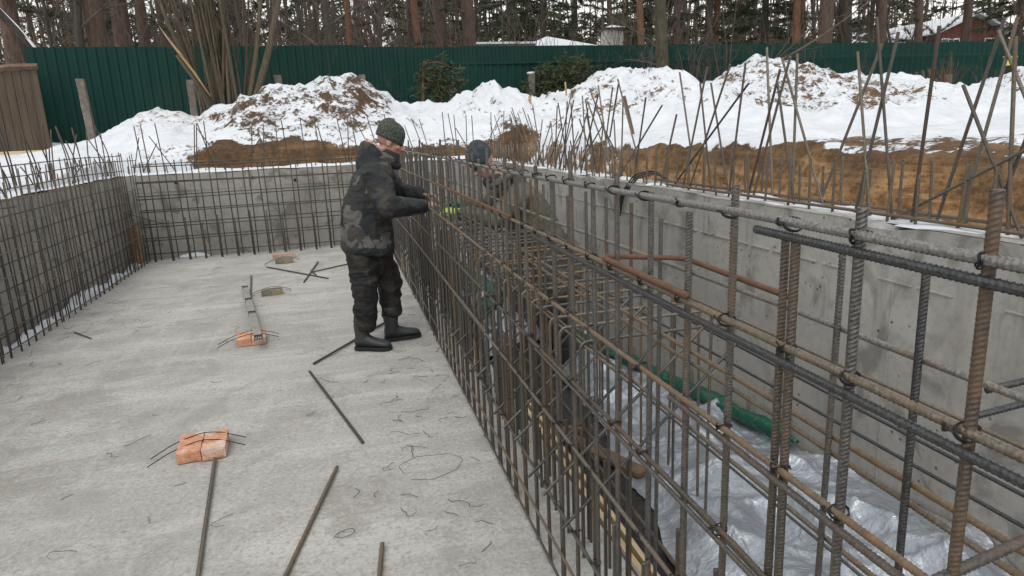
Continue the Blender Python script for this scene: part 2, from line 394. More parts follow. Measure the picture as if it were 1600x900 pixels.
# ------------------------------------------------------------------ setting: ground
rng = random.Random(7); nr = np.random.RandomState(7)
PIT = (-3.25, 2.45, 11.15)     # outer faces of the pit walls: left, right, far
CREST = [(-30, 1.75), (-9, 1.6), (-5.09, 1.55), (-4.13, 1.79), (-3.13, 2.15), (-2.47, 2.18), (-1.56, 2.38), (-0.85, 2.54), (0.02, 2.81), (0.58, 2.66), (1.29, 2.3), (1.65, 2.1), (2.3, 2.16), (3.18, 2.46), (3.77, 2.24), (4.32, 2.27), (5.03, 2.4), (5.61, 2.69), (6.26, 2.77), (6.93, 2.73), (7.47, 2.34), (7.86, 2.36), (8.47, 2.7), (9.34, 2.93), (10.09, 2.81), (11.03, 2.48), (12.07, 2.6), (13.06, 2.46), (14.02, 2.18), (14.98, 2.12), (15.59, 1.98), (16.13, 2.32), (16.7, 2.51), (18, 2.5), (21, 2.2), (60, 2.2)]
def ground_z(x, y, detail=True):
    x = np.asarray(x, float); y = np.asarray(y, float)
    cx, cz = zip(*CREST)
    crest = np.interp(x, cx, cz)
    B = 1.18 + .035*np.clip(y-5, -6, 12) + .31*sstep(2.5, 3.9, x)*(1-.62*sstep(4.2, 9, y))
    y0 = np.interp(x, [-30, -3, 3.5, 5, 7, 10, 12, 30], [11.6, 11.7, 11.6, 10, 8.8, 8.8, 10.6, 10.6])
    yc = 14 + .35*np.sin(x*1.3)
    t = np.clip((y-y0)/(yc-y0), 0, 1)
    s = .55*t*t*(3-2*t)+.45*t
    front = B + (crest-B)*s
    t2 = sstep(0, 2.3, y-yc)
    back = crest + (1.68-crest)*t2
    z = np.where(y < yc, front, np.minimum(back, crest))
    z = np.where(y > 16.3, 1.68+.004*(y-16.3), z)
    mound = np.clip((z-B)/.5, 0, 1)*(y < 16.5)
    d0 = np.maximum(x-PIT[1], y-PIT[2])
    if detail:
        z = z + .06*fbm(x*.9, y*.9, 0, 3, 3)*sstep(7, 9, y) + mound*.10*fbm(x*2.2, y*2.2, 0, 5, 5) + mound*.06*(.55-np.abs(fbm(x*3.3, y*3.3, 0, 15, 3))) + mound*.05*np.clip(fbm(x*8, y*8, 0, 12, 3), 0, 2) + .014*fbm(x*5, y*5, 0, 9, 3) + .035*fbm(x*1.7, y*1.7, 0, 19, 3)*(d0 > .9) - .035*np.clip(fbm(x*4.2, y*4.2, 0, 23, 2)-.25, 0, 1)*(d0 > .9)
    d = np.maximum(np.maximum(x-PIT[1], y-PIT[2]), PIT[0]-x)
    ri = ((x-PIT[1]) >= (y-PIT[2])) & (x > 0)              # on the right hand side of the pit
    fa = (~ri) & ((y-PIT[2]) >= (PIT[0]-x))
    w = .12*fbm(x*1.1+y*1.1, y*.9, 0, 21, 3)
    g = np.where(ri | fa, .50+.3*sstep(-.9, .9, (x-PIT[1])-(y-PIT[2]))+w, 0.0)
    g = g*np.where(fa, sstep(-2.3, -1.8, x+.2*np.sin(y*5)), 1.0)
    zg = np.where(ri, 1.10-.12*sstep(.1, .7, d), 1.10)+.02*fbm(x*3, y*3, 0, 31, 3)
    k = sstep(0, 1, (d-g)/np.where(ri, .34, .22))
    slump = (.11*fbm(x*3.2, y*3.2, z*3, 33, 4)+.08*(.5-np.abs(fbm(x*7, y*5, z*6, 35, 3))))*k*(1-k)*4
    zz = np.where(g > .02, zg+(z-zg)*k+slump, z)
    zz = np.where(d < -.12, -.9, zz); GZN = zz*4
    soil = np.interp(x, [-9, -4, -3.3, -1, .5, 1.4, 2.2, 4.5, 5.2, 7, 8, 9, 10.5, 12, 13.5, 14.5, 16, 20], [.0, .22, .44, .50, .49, .40, .33, .40, .43, .36, .49, .51, .50, .50, .32, .16, .48, .45])
    soil = soil*np.clip(mound*1.6, .15, 1)
    low = sstep(13.0, 12.0, y)*sstep(11.4, 11.8, y)*(x < 6.5)*(x > -3.4)
    soil = np.maximum(soil, .50*low)
    soil = np.maximum(soil, .50*sstep(1.3, .25, np.abs(d-g-.55))*ri*(.75+.5*fbm(x*1.3, y*1.3, 0, 71, 2)))
    band = np.where(g > .02, sstep(-.34, -.02, d-g)*sstep(.42, .24, d-g+.06*fbm(x*5, y*5, 0, 41, 3)), 0)
    fm = np.clip(sstep(-2.1, -1.7, x)*(1-.8*sstep(-.5, .1, x))+.35*fbm(x*1.6, y*.5, 0, 81, 2), 0, 1); rm = 1-np.clip(.55*sstep(6.3, 8.3, y)+.3*fbm(y*1.2, x*.4, 0, 83, 2)*sstep(5, 7, y), 0, .8)
    band = band*np.where(fa, fm, rm)*np.where((y > 9.6) & (x > 1.6), .5, 1)
    soil = np.maximum(soil, (.86+.12*fbm(x*2.2, y*2.2, GZN, 61, 3))*band)
    soil = np.where((g > .02) & (d < g-.1) & ri, .32+.35*sstep(.25, .7, d), soil)
    hum = np.where(g > .02, sstep(.10, .24, d-g+.08*fbm(x*4, y*4, 0, 43, 3))*np.where(fa, 1, .8), 0)
    hum = np.maximum(hum, low*.6*(fbm(x*2, y*2, 0, 77, 2) > .1)); hum = np.maximum(hum, np.where(fa & (d < 1.2), .72+.5*np.clip(fbm(x*2.5, y*2.5, z*3, 79, 3), -.6, .6), 0))
    return zz, soil, hum
def axis(parts):
    out = []
    for a, b, st in parts: out += list(np.arange(a, b-1e-6, st))
    return np.array(out+[parts[-1][1]])
gx = axis([(-500, -100, 60), (-100, -30, 10), (-30, -8, 1.0), (-8, -3.45, .08), (-3.45, -3.05, .05), (-3.05, 2.2, .075), (2.2, 4.8, .032), (4.8, 12, .07), (12, 18.5, .09), (18.5, 40, 1.0), (40, 120, 10), (120, 500, 60)])
gy = axis([(-300, -40, 40), (-40, -3, 4), (-3, 1, .1), (1, 10.9, .048), (10.9, 12.6, .04), (12.6, 16.6, .07), (16.6, 30, 1.0), (30, 120, 9), (120, 700, 60)])
GX, GY = np.meshgrid(gx, gy)
GZ, GS, GH = ground_z(GX, GY)
mb = MB(); ny, nx_ = GX.shape
idx = np.arange(ny*nx_).reshape(ny, nx_)
F = np.stack([idx[:-1, :-1], idx[:-1, 1:], idx[1:, 1:], idx[1:, :-1]], -1).reshape(-1, 4)
mb.v.append(np.stack([GX, GY, GZ], -1).reshape(-1, 3)); mb.f = F.tolist(); mb.m = [0]*len(F); mb.n = ny*nx_
g = mb.build('ground', M_GROUND); tag(g, kind='structure')
for nm, A in (('soil', GS), ('humus', GH)):
    a = g.data.attributes.new(nm, 'FLOAT', 'POINT'); a.data.foreach_set('value', A.reshape(-1).astype(np.float32))
def gz(x, y): return float(ground_z(np.array([x]), np.array([y]))[0][0])

# concrete floor of the pit
mb = MB(); X0, X1, Y0, Y1 = -2.78, .955, -3, 10.74
xs = np.linspace(X0, X1, 60); ys = np.linspace(Y0, Y1, 200); A, Bq = np.meshgrid(xs, ys)
Z = .004*fbm(A*1.5, Bq*1.5, 0, 4, 3)
edge = (A > X1-.02)
V = np.stack([A+.006*fbm(Bq*6, A, 0, 8, 2)*edge, Bq, Z-.004], -1).reshape(-1, 3); idx = np.arange(len(V)).reshape(A.shape)
mb.add(V, np.stack([idx[:-1, :-1], idx[:-1, 1:], idx[1:, 1:], idx[1:, :-1]], -1).reshape(-1, 4).tolist())
for L, flip in ((idx[:, -1], 0), (idx[:, 0], 1), (idx[-1, :], 1), (idx[0, :], 0)):
    top = V[L]; bot = top.copy(); bot[:, 2] = -.85; n = len(top)
    fs = [(i, i+n, i+n+1, i+1) if not flip else (i, i+1, i+n+1, i+n) for i in range(n-1)]
    mb.add(np.concatenate([top, bot]), fs)
tag(mb.build('concrete_floor', M_FLOOR, smooth=False), kind='structure')

def trench_z(x, y): return -.19 - .28*sstep(1.25, 1.9, x)*sstep(2.5, 5.2, y) + .02*fbm(x*4, y*4, 0, 6, 3)
mb = MB()
for (a, b_, c, d_, nx2, ny2) in ((.955, 2.2, -3, 10.9, 30, 260), (-3.0, -2.78, -3, 10.9, 6, 160), (-2.78, .955, 10.74, 10.9, 60, 5)):
    A, Bq = np.meshgrid(np.linspace(a, b_, nx2), np.linspace(c, d_, ny2))
    Z = trench_z(A, Bq) if a > 0 else -.16+.03*fbm(A*6, Bq*6, 0, 3, 3)
    V = np.stack([A, Bq, Z], -1).reshape(-1, 3); idx = np.arange(len(V)).reshape(A.shape)
    mb.add(V, np.stack([idx[:-1, :-1], idx[:-1, 1:], idx[1:, 1:], idx[1:, :-1]], -1).reshape(-1, 4).tolist())
tag(mb.build('trench_ground', M_TRENCH), kind='structure')

# ------------------------------------------------------------------ reinforcing bars
_cache = {}
def rib_mesh(L, r, pitch=.0078, K=12, per=4, mats=None, key=''):
    k = (round(L, 3), r, pitch, K, per, mats.name, key)
    if k in _cache: return _cache[k]
    n = max(2, int(L/pitch*per)); s = np.linspace(0, L, n+1)
    th = np.arange(K)*2*math.pi/K
    up = np.sin(th) >= 0
    w = np.clip(np.abs(np.sin(th))*1.35, 0, 1)
    ph = s[:, None]/pitch + np.where(up, .55, -.55)[None, :]*(np.cos(th))[None, :] + np.where(up, 0, .5)[None, :]
    rib = (0.5+0.5*np.cos(2*math.pi*ph))**2.4
    rad = r*(.95 + .22*w[None, :]*rib)
    lr = np.zeros(K); lr[0] = lr[K//2] = .17*r; rad = rad + lr[None, :]
    V = np.stack([np.cos(th)[None, :]*rad, np.sin(th)[None, :]*rad, np.repeat(s[:, None], K, 1)], -1).reshape(-1, 3)
    idx = np.arange((n+1)*K).reshape(n+1, K); nx = np.roll(idx, -1, 1)
    F = np.stack([idx[:-1], nx[:-1], nx[1:], idx[1:]], -1).reshape(-1, 4).tolist()
    F += [list(range(K))[::-1], list(range(n*K, (n+1)*K))]
    m = MB(); m.v = [V]; m.f = F; m.m = [0]*len(F); m.n = len(V)
    me = m.mesh('ribbed_bar', mats); _cache[k] = me; return me
def round_mesh(L, r, K=6, mats=None):
    k = (round(L, 3), r, K, mats.name, 'plain')
    if k in _cache: return _cache[k]
    m = MB().tube([(0, 0, L*i/3) for i in range(4)], r, K); me = m.mesh('bar', mats); _cache[k] = me; return me
def place(o, p, q, spin=0):
    d = Vector(q)-Vector(p)
    o.rotation_mode = 'QUATERNION'
    o.rotation_quaternion = d.to_track_quat('Z', 'Y') @ Quaternion((0, 0, 1), spin)
    base = o.parent.location if o.parent else Vector((0, 0, 0))
    o.location = Vector(p)-base
def bar(name, parent, p, q, r, m, rib=True, K=None, L=None, pitch=.0078, per=4):
    """a straight bar from p to q (L: quantised length so that equal bars share one mesh)"""
    p = Vector(p); q = Vector(q)
    if L is None: L = (q-p).length
    me = rib_mesh(L, r, pitch, K or 12, per, m) if rib else round_mesh(L, r, K or 6, m)
    o = link(name, me, parent); place(o, p, q, rng.uniform(0, 6.28)); return o
def fillet(P, rad, n=5):
    out = [np.array(P[0], float)]
    for i in range(1, len(P)-1):
        a, b_, c = (np.array(P[j], float) for j in (i-1, i, i+1))
        u = (a-b_)/np.linalg.norm(a-b_); v = (c-b_)/np.linalg.norm(c-b_)
        p, q = b_+u*rad, b_+v*rad
        for t in np.linspace(0, 1, n): out.append((1-t)**2*p+2*t*(1-t)*b_+t*t*q)
    out.append(np.array(P[-1], float)); return np.array(out)
def resample(P, step):
    P = np.asarray(P, float); d = np.concatenate([[0], np.cumsum(np.linalg.norm(np.diff(P, axis=0), axis=1))])
    s = np.linspace(0, d[-1], max(3, int(d[-1]/step)+1))
    return np.stack([np.interp(s, d, P[:, i]) for i in range(3)], -1), s
def bent(name, parent, P, r, m, rib=True, fil=.05, K=10, pitch=.0078):
    Q = fillet(P, fil) if len(P) > 2 else np.array(P, float)
    Q, s = resample(Q, pitch/5 if rib else .06)
    if rib:
        th = np.arange(K)*2*math.pi/K; up = np.sin(th) >= 0
        ph = s[:, None]/pitch+np.where(up, .55, -.55)[None, :]*np.cos(th)[None, :]
        rad = r*(.95+.21*np.clip(np.abs(np.sin(th))*1.35, 0, 1)[None, :]*(0.5+0.5*np.cos(2*math.pi*ph))**2.4)
    else: rad = np.full(len(Q), r)
    base = np.array(parent.location) if parent else np.zeros(3)
    mb = MB(); mb.tube(Q-base, rad, K); return mb.build(name, m, parent)
def long_bar(name, parent, pts, r, m, y_rib, pitch=.0078, K=10):
    """a long bar through pts; finely ribbed where it is nearer than y_rib, plainer beyond"""
    P = np.array(pts, float); Pn, s = resample(P, .3)
    ysort = Pn[:, 1]
    Q = []; a = P[0]
    # refine near part
    d = np.concatenate([[0], np.cumsum(np.linalg.norm(np.diff(P, axis=0), axis=1))])
    near = [t for t in np.arange(0, d[-1], .01) if np.interp(t, d, P[:, 1]) < y_rib]
    lo = [t for t in np.arange(0, d[-1], .08) if np.interp(t, d, P[:, 1]) >= y_rib]
    ss = []
    if near: ss += list(np.arange(near[0], near[-1], pitch/5))
    ss += lo+[d[-1]]; ss = np.array(sorted(set(np.round(ss, 5))))
    Q = np.stack([np.interp(ss, d, P[:, i]) for i in range(3)], -1)
    th = np.arange(K)*2*math.pi/K; up = np.sin(th) >= 0
    ph = ss[:, None]/pitch+np.where(up, .55, -.55)[None, :]*np.cos(th)[None, :]
    amp = np.where(Q[:, 1] < y_rib, 1.0, .3)[:, None]
    rad = r*(.95+.21*amp*np.clip(np.abs(np.sin(th))*1.35, 0, 1)[None, :]*(0.5+0.5*np.cos(2*math.pi*ph))**2.4)
    base = np.array(parent.location); mb = MB(); mb.tube(Q-base, rad, K); return mb.build(name, m, parent)

# ------------------------------------------------------------------ pit walls
def wall_block(lo, hi, step=.12, seed=1):
    """box with gently uneven faces and chipped top edge"""
    mb = MB()
    x0, y0, z0 = lo; x1, y1, z1 = hi
    def face(o, u, v, nu, nv):
        o, u, v = (np.array(k, float) for k in (o, u, v)); nrm = np.cross(u, v); nrm /= np.linalg.norm(nrm)
        a, b_ = np.meshgrid(np.linspace(0, 1, nu), np.linspace(0, 1, nv))
        V = o+a[..., None]*u+b_[..., None]*v
        dd = .004*fbm(V[..., 0]*1.7+V[..., 1]*1.7, V[..., 2]*1.7, 0, seed, 3)
        top = (V[..., 2] > z1-.001)
        V[..., 2] -= top*np.clip(.03*fbm(V[..., 1]*5+V[..., 0]*5, 0, 0, seed+5, 3)-.004, 0, .03)
        V = (V+dd[..., None]*nrm).reshape(-1, 3); idx = np.arange(len(V)).reshape(a.shape)
        mb.add(V, np.stack([idx[:-1, :-1], idx[:-1, 1:], idx[1:, 1:], idx[1:, :-1]], -1).reshape(-1, 4).tolist())
    n = lambda L: max(2, int(L/step)+1)
    dx, dy, dz = x1-x0, y1-y0, z1-z0
    face((x0, y0, z0), (0, 0, dz), (0, dy, 0), n(dz), n(dy)); face((x1, y0, z0), (0, dy, 0), (0, 0, dz), n(dy), n(dz))
    face((x0, y0, z0), (dx, 0, 0), (0, 0, dz), n(dx), n(dz)); face((x0, y1, z0), (0, 0, dz), (dx, 0, 0), n(dz), n(dx))
    face((x0, y0, z1), (dx, 0, 0), (0, dy, 0), n(dx)+3, n(dy))
    return mb
def snow_strip(axis_, a, b_, c0, c1, z, seed, cover=.0, hmax=.05):
    """uneven cushion of snow lying along a wall top"""
    mb = MB(); n = int((b_-a)/.035); m = 8
    t, w = np.meshgrid(np.linspace(a, b_, n), np.linspace(0, 1, m))
    hh = hmax*(.55+.7*fbm(t*2.3, w*2, 0, seed, 4))*np.sin(np.pi*np.clip(w, 0.02, .98))**.5 - cover*hmax
    off = .02*fbm(t*6, 0, 0, seed+3, 3)*(np.abs(w-.5)*2)
    c = c0+(c1-c0)*w+off
    V = np.stack([c, t, z+hh], -1) if axis_ == 'y' else np.stack([t, c, z+hh], -1)
    V = V.reshape(-1, 3); idx = np.arange(len(V)).reshape(t.shape)
    F = np.stack([idx[:-1, :-1], idx[:-1, 1:], idx[1:, 1:], idx[1:, :-1]], -1).reshape(-1, 4)
    keep = hh.reshape(-1)[F].max(1) > -.004
    mb.add(V, F[keep].tolist()); return mb
def relmb(mb, root):
    mb.v = [v-np.array(root.location) for v in mb.v]; return mb

# right wall
RW = thing('concrete_wall', (2.325, 4.3, -.75), 'long grey concrete wall on the right with short bars along its snowy top, below the orange soil bank', 'wall')
mb = wall_block((2.2, -3, -.85), (2.45, 11.15, 1.2), seed=2)
zz = .965
for k in range(70):            # fin left by the joint between two formwork sheets, broken here and there
    y = -2+k*.19
    if rng.random() < .86: mb.box((2.1935, y, zz-.004+.0015*rng.uniform(-1, 1)), (2.204, y+.19*rng.uniform(.75, .99), zz+.003))
for y in (1.02, 2.27, 3.5, 4.72, 5.97, 7.2, 8.45, 9.7):
    mb.box((2.1945, y, -.8), (2.204, y+.006, .955)); mb.box((2.1945, y+.31, .975), (2.204, y+.315, 1.17))
relmb(mb, RW).build('wall_body', M_WALL, RW, smooth=False)
relmb(snow_strip('y', -1, 11.0, 2.225, 2.45, 1.196, 11, .42, .04), RW).build('snow_cap', M_SNOW, RW)
def hole(parent, c, axis_, r=.02):
    mb = MB(); d = np.array({'x': (1, 0, 0), 'y': (0, 1, 0)}[axis_], float); c = np.array(c, float)-np.array(parent.location)
    mb.tube([c-d*.008, c+d*.03], r, 14); return mb.build('tie_hole', M_HOLE, parent)
for y in (3.05, 4.2, 5.9, 7.4): hole(RW, (2.2, y, 1.12), 'x')
# bars standing on the right wall (base px -> top px measured on the photograph, laid on the wall's own plane)
def ray(px, py):
    d = _fw + _r2*((px-800)/FPX) - _u2*((py-450)/FPX); return d
def on_x(px, py, x): d = ray(px, py); return Vector((0, 0, CAM_H))+d*(x/d.x)
def on_y(px, py, y): d = ray(px, py); return Vector((0, 0, CAM_H))+d*(y/d.y)
def on_z(px, py, z=0.0): d = ray(px, py); return Vector((0, 0, CAM_H))+d*((z-CAM_H)/d.z)
LEAN = [((1087, 287), (1062, 113)), ((1073, 263), (1105, 105)), ((1111, 297), (1094, 130)), ((1136, 287), (1111, 130)), ((1094, 243), (1141, 101)), ((1141, 287), (1165, 98)), ((1067, 270), (1170, 130)), ((1207, 300), (1198, 74)), ((1171, 297), (1219, 108)), ((1178, 303), (1235, 88)), ((1239, 305), (1214, 125)), ((1286, 318), (1222, 91)), ((1238, 308), (1246, 84)), ((1280, 318), (1379, 68)), ((1359, 330), (1340, 81)), ((1394, 338), (1370, 27)), ((1338, 325), (1404, 50)), ((1425, 345), (1468, 40)), ((1462, 350), (1570, 27)), ((1498, 355), (1590, 27)), ((1585, 340), (1505, 133)), ((1575, 362), (1587, 57)), ((1396, 342), (1603, 234)), ((1552, 345), (1610, 200)), ((1650, 270), (1560, 47))]
c4 = lambda x, y: (640+x/4.444, 120+y/4.444)
for a, b_, c, d_ in ((1010, 580, 1025, 200), (1070, 600, 1095, 170), (1030, 540, 1120, 130), (1150, 640, 1120, 180), (1060, 560, 1140, 160), (1230, 640, 1200, 130), (1130, 640, 1240, 220), (1280, 650, 1250, 400), (1200, 620, 1310, 120), (1400, 640, 1235, 170), (1470, 700, 1250, 80), (1390, 640, 1310, 60), (1360, 460, 1410, 70), (1390, 420, 1450, 50), (1600, 620, 1445, 15), (1530, 720, 1330, 320), (1430, 500, 1420, 300), (850, 640, 710, 215), (830, 560, 705, 240), (870, 600, 750, 250), (890, 520, 785, 215), (920, 610, 855, 200), (940, 640, 820, 260), (690, 570, 710, 285), (650, 500, 655, 235), (540, 460, 625, 280), (620, 520, 560, 320), (770, 590, 735, 300), (1000, 640, 985, 330), (960, 620, 1060, 330), (1310, 660, 1345, 330)):
    LEAN.append((c4(a, b_), c4(c, d_)))
nlean = 0
for k in range(20):
    yb = rng.uniform(4.6, 10.4); LEAN.append((yb, (2.3+rng.gauss(.05, .1), yb+rng.gauss(0, .2), 1.2+rng.uniform(.3, .72))))
for (pb, pt) in LEAN:
    xw = 2.30 if rng.random() < .5 else 2.39
    if isinstance(pb, float): p = Vector((xw, pb, 1.16)); q = Vector(pt)
    else: p = on_x(*pb, xw); q = on_x(*pt, xw+rng.uniform(-.05, .12))
    if p.y > 10.9: continue
    d = (q-p); p2 = p + d*((1.14-p.z)/d.z) if p.z > 1.15 and (1.14-p.z)/d.z > -.6 else p
    near = p.y < 7
    bar('leaning_bar', RW, p2, q, .0063, M_STUB if rng.random() < .55 else M_FAR, rib=near, K=8 if near else 6, per=4, pitch=.0095 if p.y < 4 else .014); nlean += 1
y = .9; k = 0; stubs = []
while y < 10.8:
    for xw in (2.275, 2.40):
        hgt = rng.uniform(.2, .3)+.02; yy = y+rng.uniform(-.02, .02)+(0 if xw < 2.3 else .07)
        stubs.append((xw, yy, hgt))
    y += .17 if y < 5 else .155
for i, (xw, yy, hgt) in enumerate(stubs[:100]):
    p = (xw, yy, 1.15); q = (xw+rng.uniform(-.012, .012), yy+rng.uniform(-.015, .015), 1.17+hgt)
    bar('starter_bar', RW, p, q, .0062, M_STUB, rib=yy < 5, K=8 if yy < 5 else 6, L=.3 if hgt > .25 else .25, per=3)
mb = MB()
for (xw, yy, hgt) in stubs[100:]: mb.tube(np.array([(xw, yy, 1.15), (xw, yy, 1.17+hgt)])-np.array(RW.location), .0075, 5)
tag(mb.build('starter_bar', M_STUB, RW), kind='stuff')
for xw, ya, yb in ((2.262, .2, 4.45), (2.40, .2, 4.9)):
    long_bar('top_rail_bar', RW, [(xw, ya, 1.222), (xw+.006, 2, 1.224), (xw, yb, 1.218)], .0075, M_STUB, 4.2, K=8)
# dark cable lying over the wall top
mb = MB()
for k in range(3):
    P = [(2.47, 4.75+.02*k, 1.2), (2.36, 4.8+.015*k, 1.27+.012*k), (2.24, 4.88+.03*k, 1.24+.01*k), (2.17, 4.98+.03*k, 1.1), (2.165, 5.05+.02*k, .93+.03*k)]
    mb.tube(resample(fillet(P, .05), .02)[0], .007, 6)
tag(mb.build('cable', M_TAPE), 'loop of dark cable hanging over the top of the long right concrete wall', 'cable')

# far wall
FW = thing('concrete_wall', (-.4, 11.02, -.75), 'grey concrete wall across the far end of the pit, under the brown earth bank', 'wall')
mb = wall_block((-3.0, 10.9, -.85), (2.198, 11.15, 1.2), seed=5)
for xx in (-2.1, -.92, .3, 1.4): mb.box((xx, 10.894, -.8), (xx+.008, 10.904, 1.17))
mb.box((-2.99, 10.895, .955), (2.19, 10.903, .962))
relmb(mb, FW).build('wall_body', M_WALL, FW, smooth=False)
relmb(snow_strip('x', -3.0, 2.2, 10.91, 11.16, 1.197, 15, 0, .05), FW).build('snow_cap', M_SNOW, FW)
for xx, zz in ((-2.28, 1.08), (-1.22, 1.09), (-.62, 1.02), (.6, 1.07)): hole(FW, (xx, 10.9, zz), 'y', .022)
f4 = lambda x, y: (200+x/4.444, 170+y/4.444)
for a, b_, c, d_ in ((455, 400, 460, 110), (470, 400, 475, 100), (700, 400, 475, 130), (550, 290, 525, 85), (570, 330, 480, 100), (860, 300, 860, 90), (940, 390, 940, 110), (1000, 390, 905, 170), (760, 390, 920, 200), (1050, 370, 1020, 70), (1120, 380, 1065, 85), (1220, 250, 1195, 60), (1330, 290, 1290, 60), (1390, 370, 1320, 130), (1500, 290, 1450, 65), (1530, 280, 1525, 50), (1590, 280, 1540, 40), (260, 430, 185, 100), (350, 420, 145, 190), (150, 430, 85, 110), (80, 430, 200, 240), (30, 430, 75, 200), (100, 400, 40, 120), (630, 400, 610, 320), (690, 400, 560, 330), (1180, 390, 1210, 290), (1430, 380, 1330, 180)):
    p = on_y(*f4(a, b_), 11.04); q = on_y(*f4(c, d_), 11.04+rng.uniform(-.06, .06)); p.z = min(p.z, 1.17) if abs(p.z-1.2) < .12 else p.z
    d = q-p; p2 = p+d*((1.15-p.z)/d.z) if p.z > 1.15 else p
    bar('starter_bar', FW, p2, q, .0075, M_FAR, rib=False, K=6)
for pb, pt in (((662, 235), (643, 185)), ((671, 238), (655, 186)), ((697, 238), (691, 175)), ((712, 240), (700, 177)), ((715, 240), (709, 180)), ((735, 238), (712, 200)), ((739, 212), (737, 180)), ((729, 212), (728, 180)), ((648, 240), (632, 196)), ((605, 200), (600, 178)), ((590, 235), (572, 178)), ((556, 190), (548, 175))):
    p = on_y(*pb, 11.04); q = on_y(*pt, 11.04); d = q-p; p2 = p+d*((1.15-p.z)/d.z) if p.z > 1.15 else p
    bar('starter_bar', FW, p2, q, .007, M_FAR, rib=False, K=6)
x = -2.9
while x < 2.2:
    for yy in (10.97, 11.09):
        bar('starter_bar', FW, (x, yy, 1.14), (x+rng.uniform(-.01, .01), yy, 1.2+rng.uniform(.1, .22)), .0065, M_FAR, rib=False, K=5, L=.2)
    x += .26

# left wall
LW = thing('concrete_wall', (-3.12, 7.5, -.75), 'grey concrete wall on the left behind the left bar mesh, level with the snow', 'wall')
mb = wall_block((-3.25, -3, -.85), (-3.0, 11.15, 1.2), seed=9)
for y in (4.6, 6.1, 7.6, 9.1, 10.2): mb.box((-3.004, y, -.8), (-2.994, y+.008, 1.17))
relmb(mb, LW).build('wall_body', M_WALL, LW, smooth=False)
relmb(snow_strip('y', 3, 11.1, -3.27, -3.0, 1.197, 17, -.1, .05), LW).build('snow_cap', M_SNOW, LW)
y = 6.2
for k in range(44):
    h = rng.uniform(.45, .75) if k % 3 else rng.uniform(.2, .3)
    yy = y+k*.11; xx = rng.choice((-3.07, -3.18)); lx, ly = rng.gauss(0, .08), rng.gauss(-.06, .13)
    P = [(xx, yy, 1.13), (xx+lx*.3, yy+ly*.3, 1.2+h*.5), (xx+lx, yy+ly, 1.2+h)]
    bent('starter_bar', LW, P, .007, M_FAR, rib=False, fil=.1, K=6)

# ------------------------------------------------------------------ bar cage on the right (two meshes, stirrups, haunch bars)
RC = thing('rebar_cage', (.65, 4.5, 0), 'big ribbed steel bar cage running along the right edge of the concrete floor', 'rebar cage')
XF, XB = .65, .875
fy = [.557, .74, .877, 1.049, 1.215, 1.39, 1.567]
while fy[-1] < 10.2: fy.append(fy[-1]+.168+.012*math.sin(len(fy)*1.7))
by = [.826, 1.02, 1.19, 1.36, 1.55, 1.75]
while by[-1] < 10.2: by.append(by[-1]+.187+.012*math.sin(len(by)*2.1))
verts = []
for i, yv in enumerate(fy):
    top = [1.569, 1.531, 1.474, 1.539, 1.476, 1.501, 1.534][i] if i < 7 else rng.uniform(1.47, 1.60)
    verts.append((XF+.0125, yv, top, M_STEEL if rng.random() < .78 else M_RUST, .00655))
verts.append((XF+.018, .905, 1.468, M_RUST, .00630))
for i, yv in enumerate(by):
    verts.append((XB-.014, yv, rng.uniform(1.385, 1.43), (M_DARK if i == 0 else M_STEEL) if rng.random() < .82 or i == 0 else M_RUST, .00571))
verts.sort(key=lambda t: t[1])
for i, (xv, yv, top, m, r) in enumerate(verts[:100]):
    p = Vector((xv+rng.gauss(0, .003), yv+rng.gauss(0, .004), top-1.72)); q = Vector((xv+rng.gauss(0, .006), yv+rng.gauss(0, .009), top))
    near = yv < 3.6; vn = yv < 1.8
    bar('vertical_bar', RC, p, q, r, m, rib=True, K=14 if vn else 12 if near else 8, L=1.72, per=6 if vn else 5 if near else 3, pitch=.00655 if yv < 2.2 else .010 if near else .014)
mb = MB()
for (xv, yv, top, m, r) in verts[100:]: mb.tube(np.array([(xv, yv, top-1.7), (xv, yv, top)])-np.array(RC.location), r, 6)
if mb.n: tag(mb.build('vertical_bar', M_RUST, RC), kind='stuff')
st = []
for i, yv in enumerate(fy):
    if yv > 1.0: st.append((XF+.018, yv+.019, rng.uniform(.55, .92), .00655))
for i, yv in enumerate(by):
    if yv > 1.1: st.append((XB-.016, yv+.02, rng.uniform(.35, .62), .00605))
for i, yv in enumerate(by):
    if 1.3 < yv < 4.5: st.append((.80+rng.gauss(0, .012), yv+.09, rng.uniform(.25, .6), .0062))
for i, yv in enumerate(fy):
    if 1.3 < yv < 5 and rng.random() < .6: st.append((XF+.014, yv-.02, rng.uniform(.3, .75), .0062))
st.sort(key=lambda t: t[1])
for (xv, yv, hgt, r) in st[:100]:
    near = yv < 3.2
    bar('starter_bar', RC, (xv, yv, hgt-.96), (xv+rng.gauss(0, .005), yv+rng.gauss(0, .006), hgt), r, M_RUST if rng.random() < .5 else M_STEEL, rib=True, K=10 if near else 6, L=.96, per=4 if near else 2, pitch=.0085 if near else .018)
LEV = [(1.492, M_LIGHT, .00655), (1.297, M_TAN, .00605), (1.09, M_TAN, .00571), (.872, M_RUST, .00554), (.65, M_TAN, .00554), (.34, M_STEEL, .00605), (.165, M_TAN, .00554), (.05, M_STEEL, .00538)]
for j, (z, m, r) in enumerate(LEV):
    ys = [.1, 1.0, 2.4, 4.2, 6.3, 8.5, 10.3]
    pts = [(XF+rng.gauss(0, .004)+(0 if z > .3 else -.004), y, z+rng.gauss(0, .006)-(.012 if j == 0 and y > 6 else 0)) for y in ys]
    long_bar('horizontal_bar', RC, pts, r, m, 4.2 if z > .5 else 3.2)
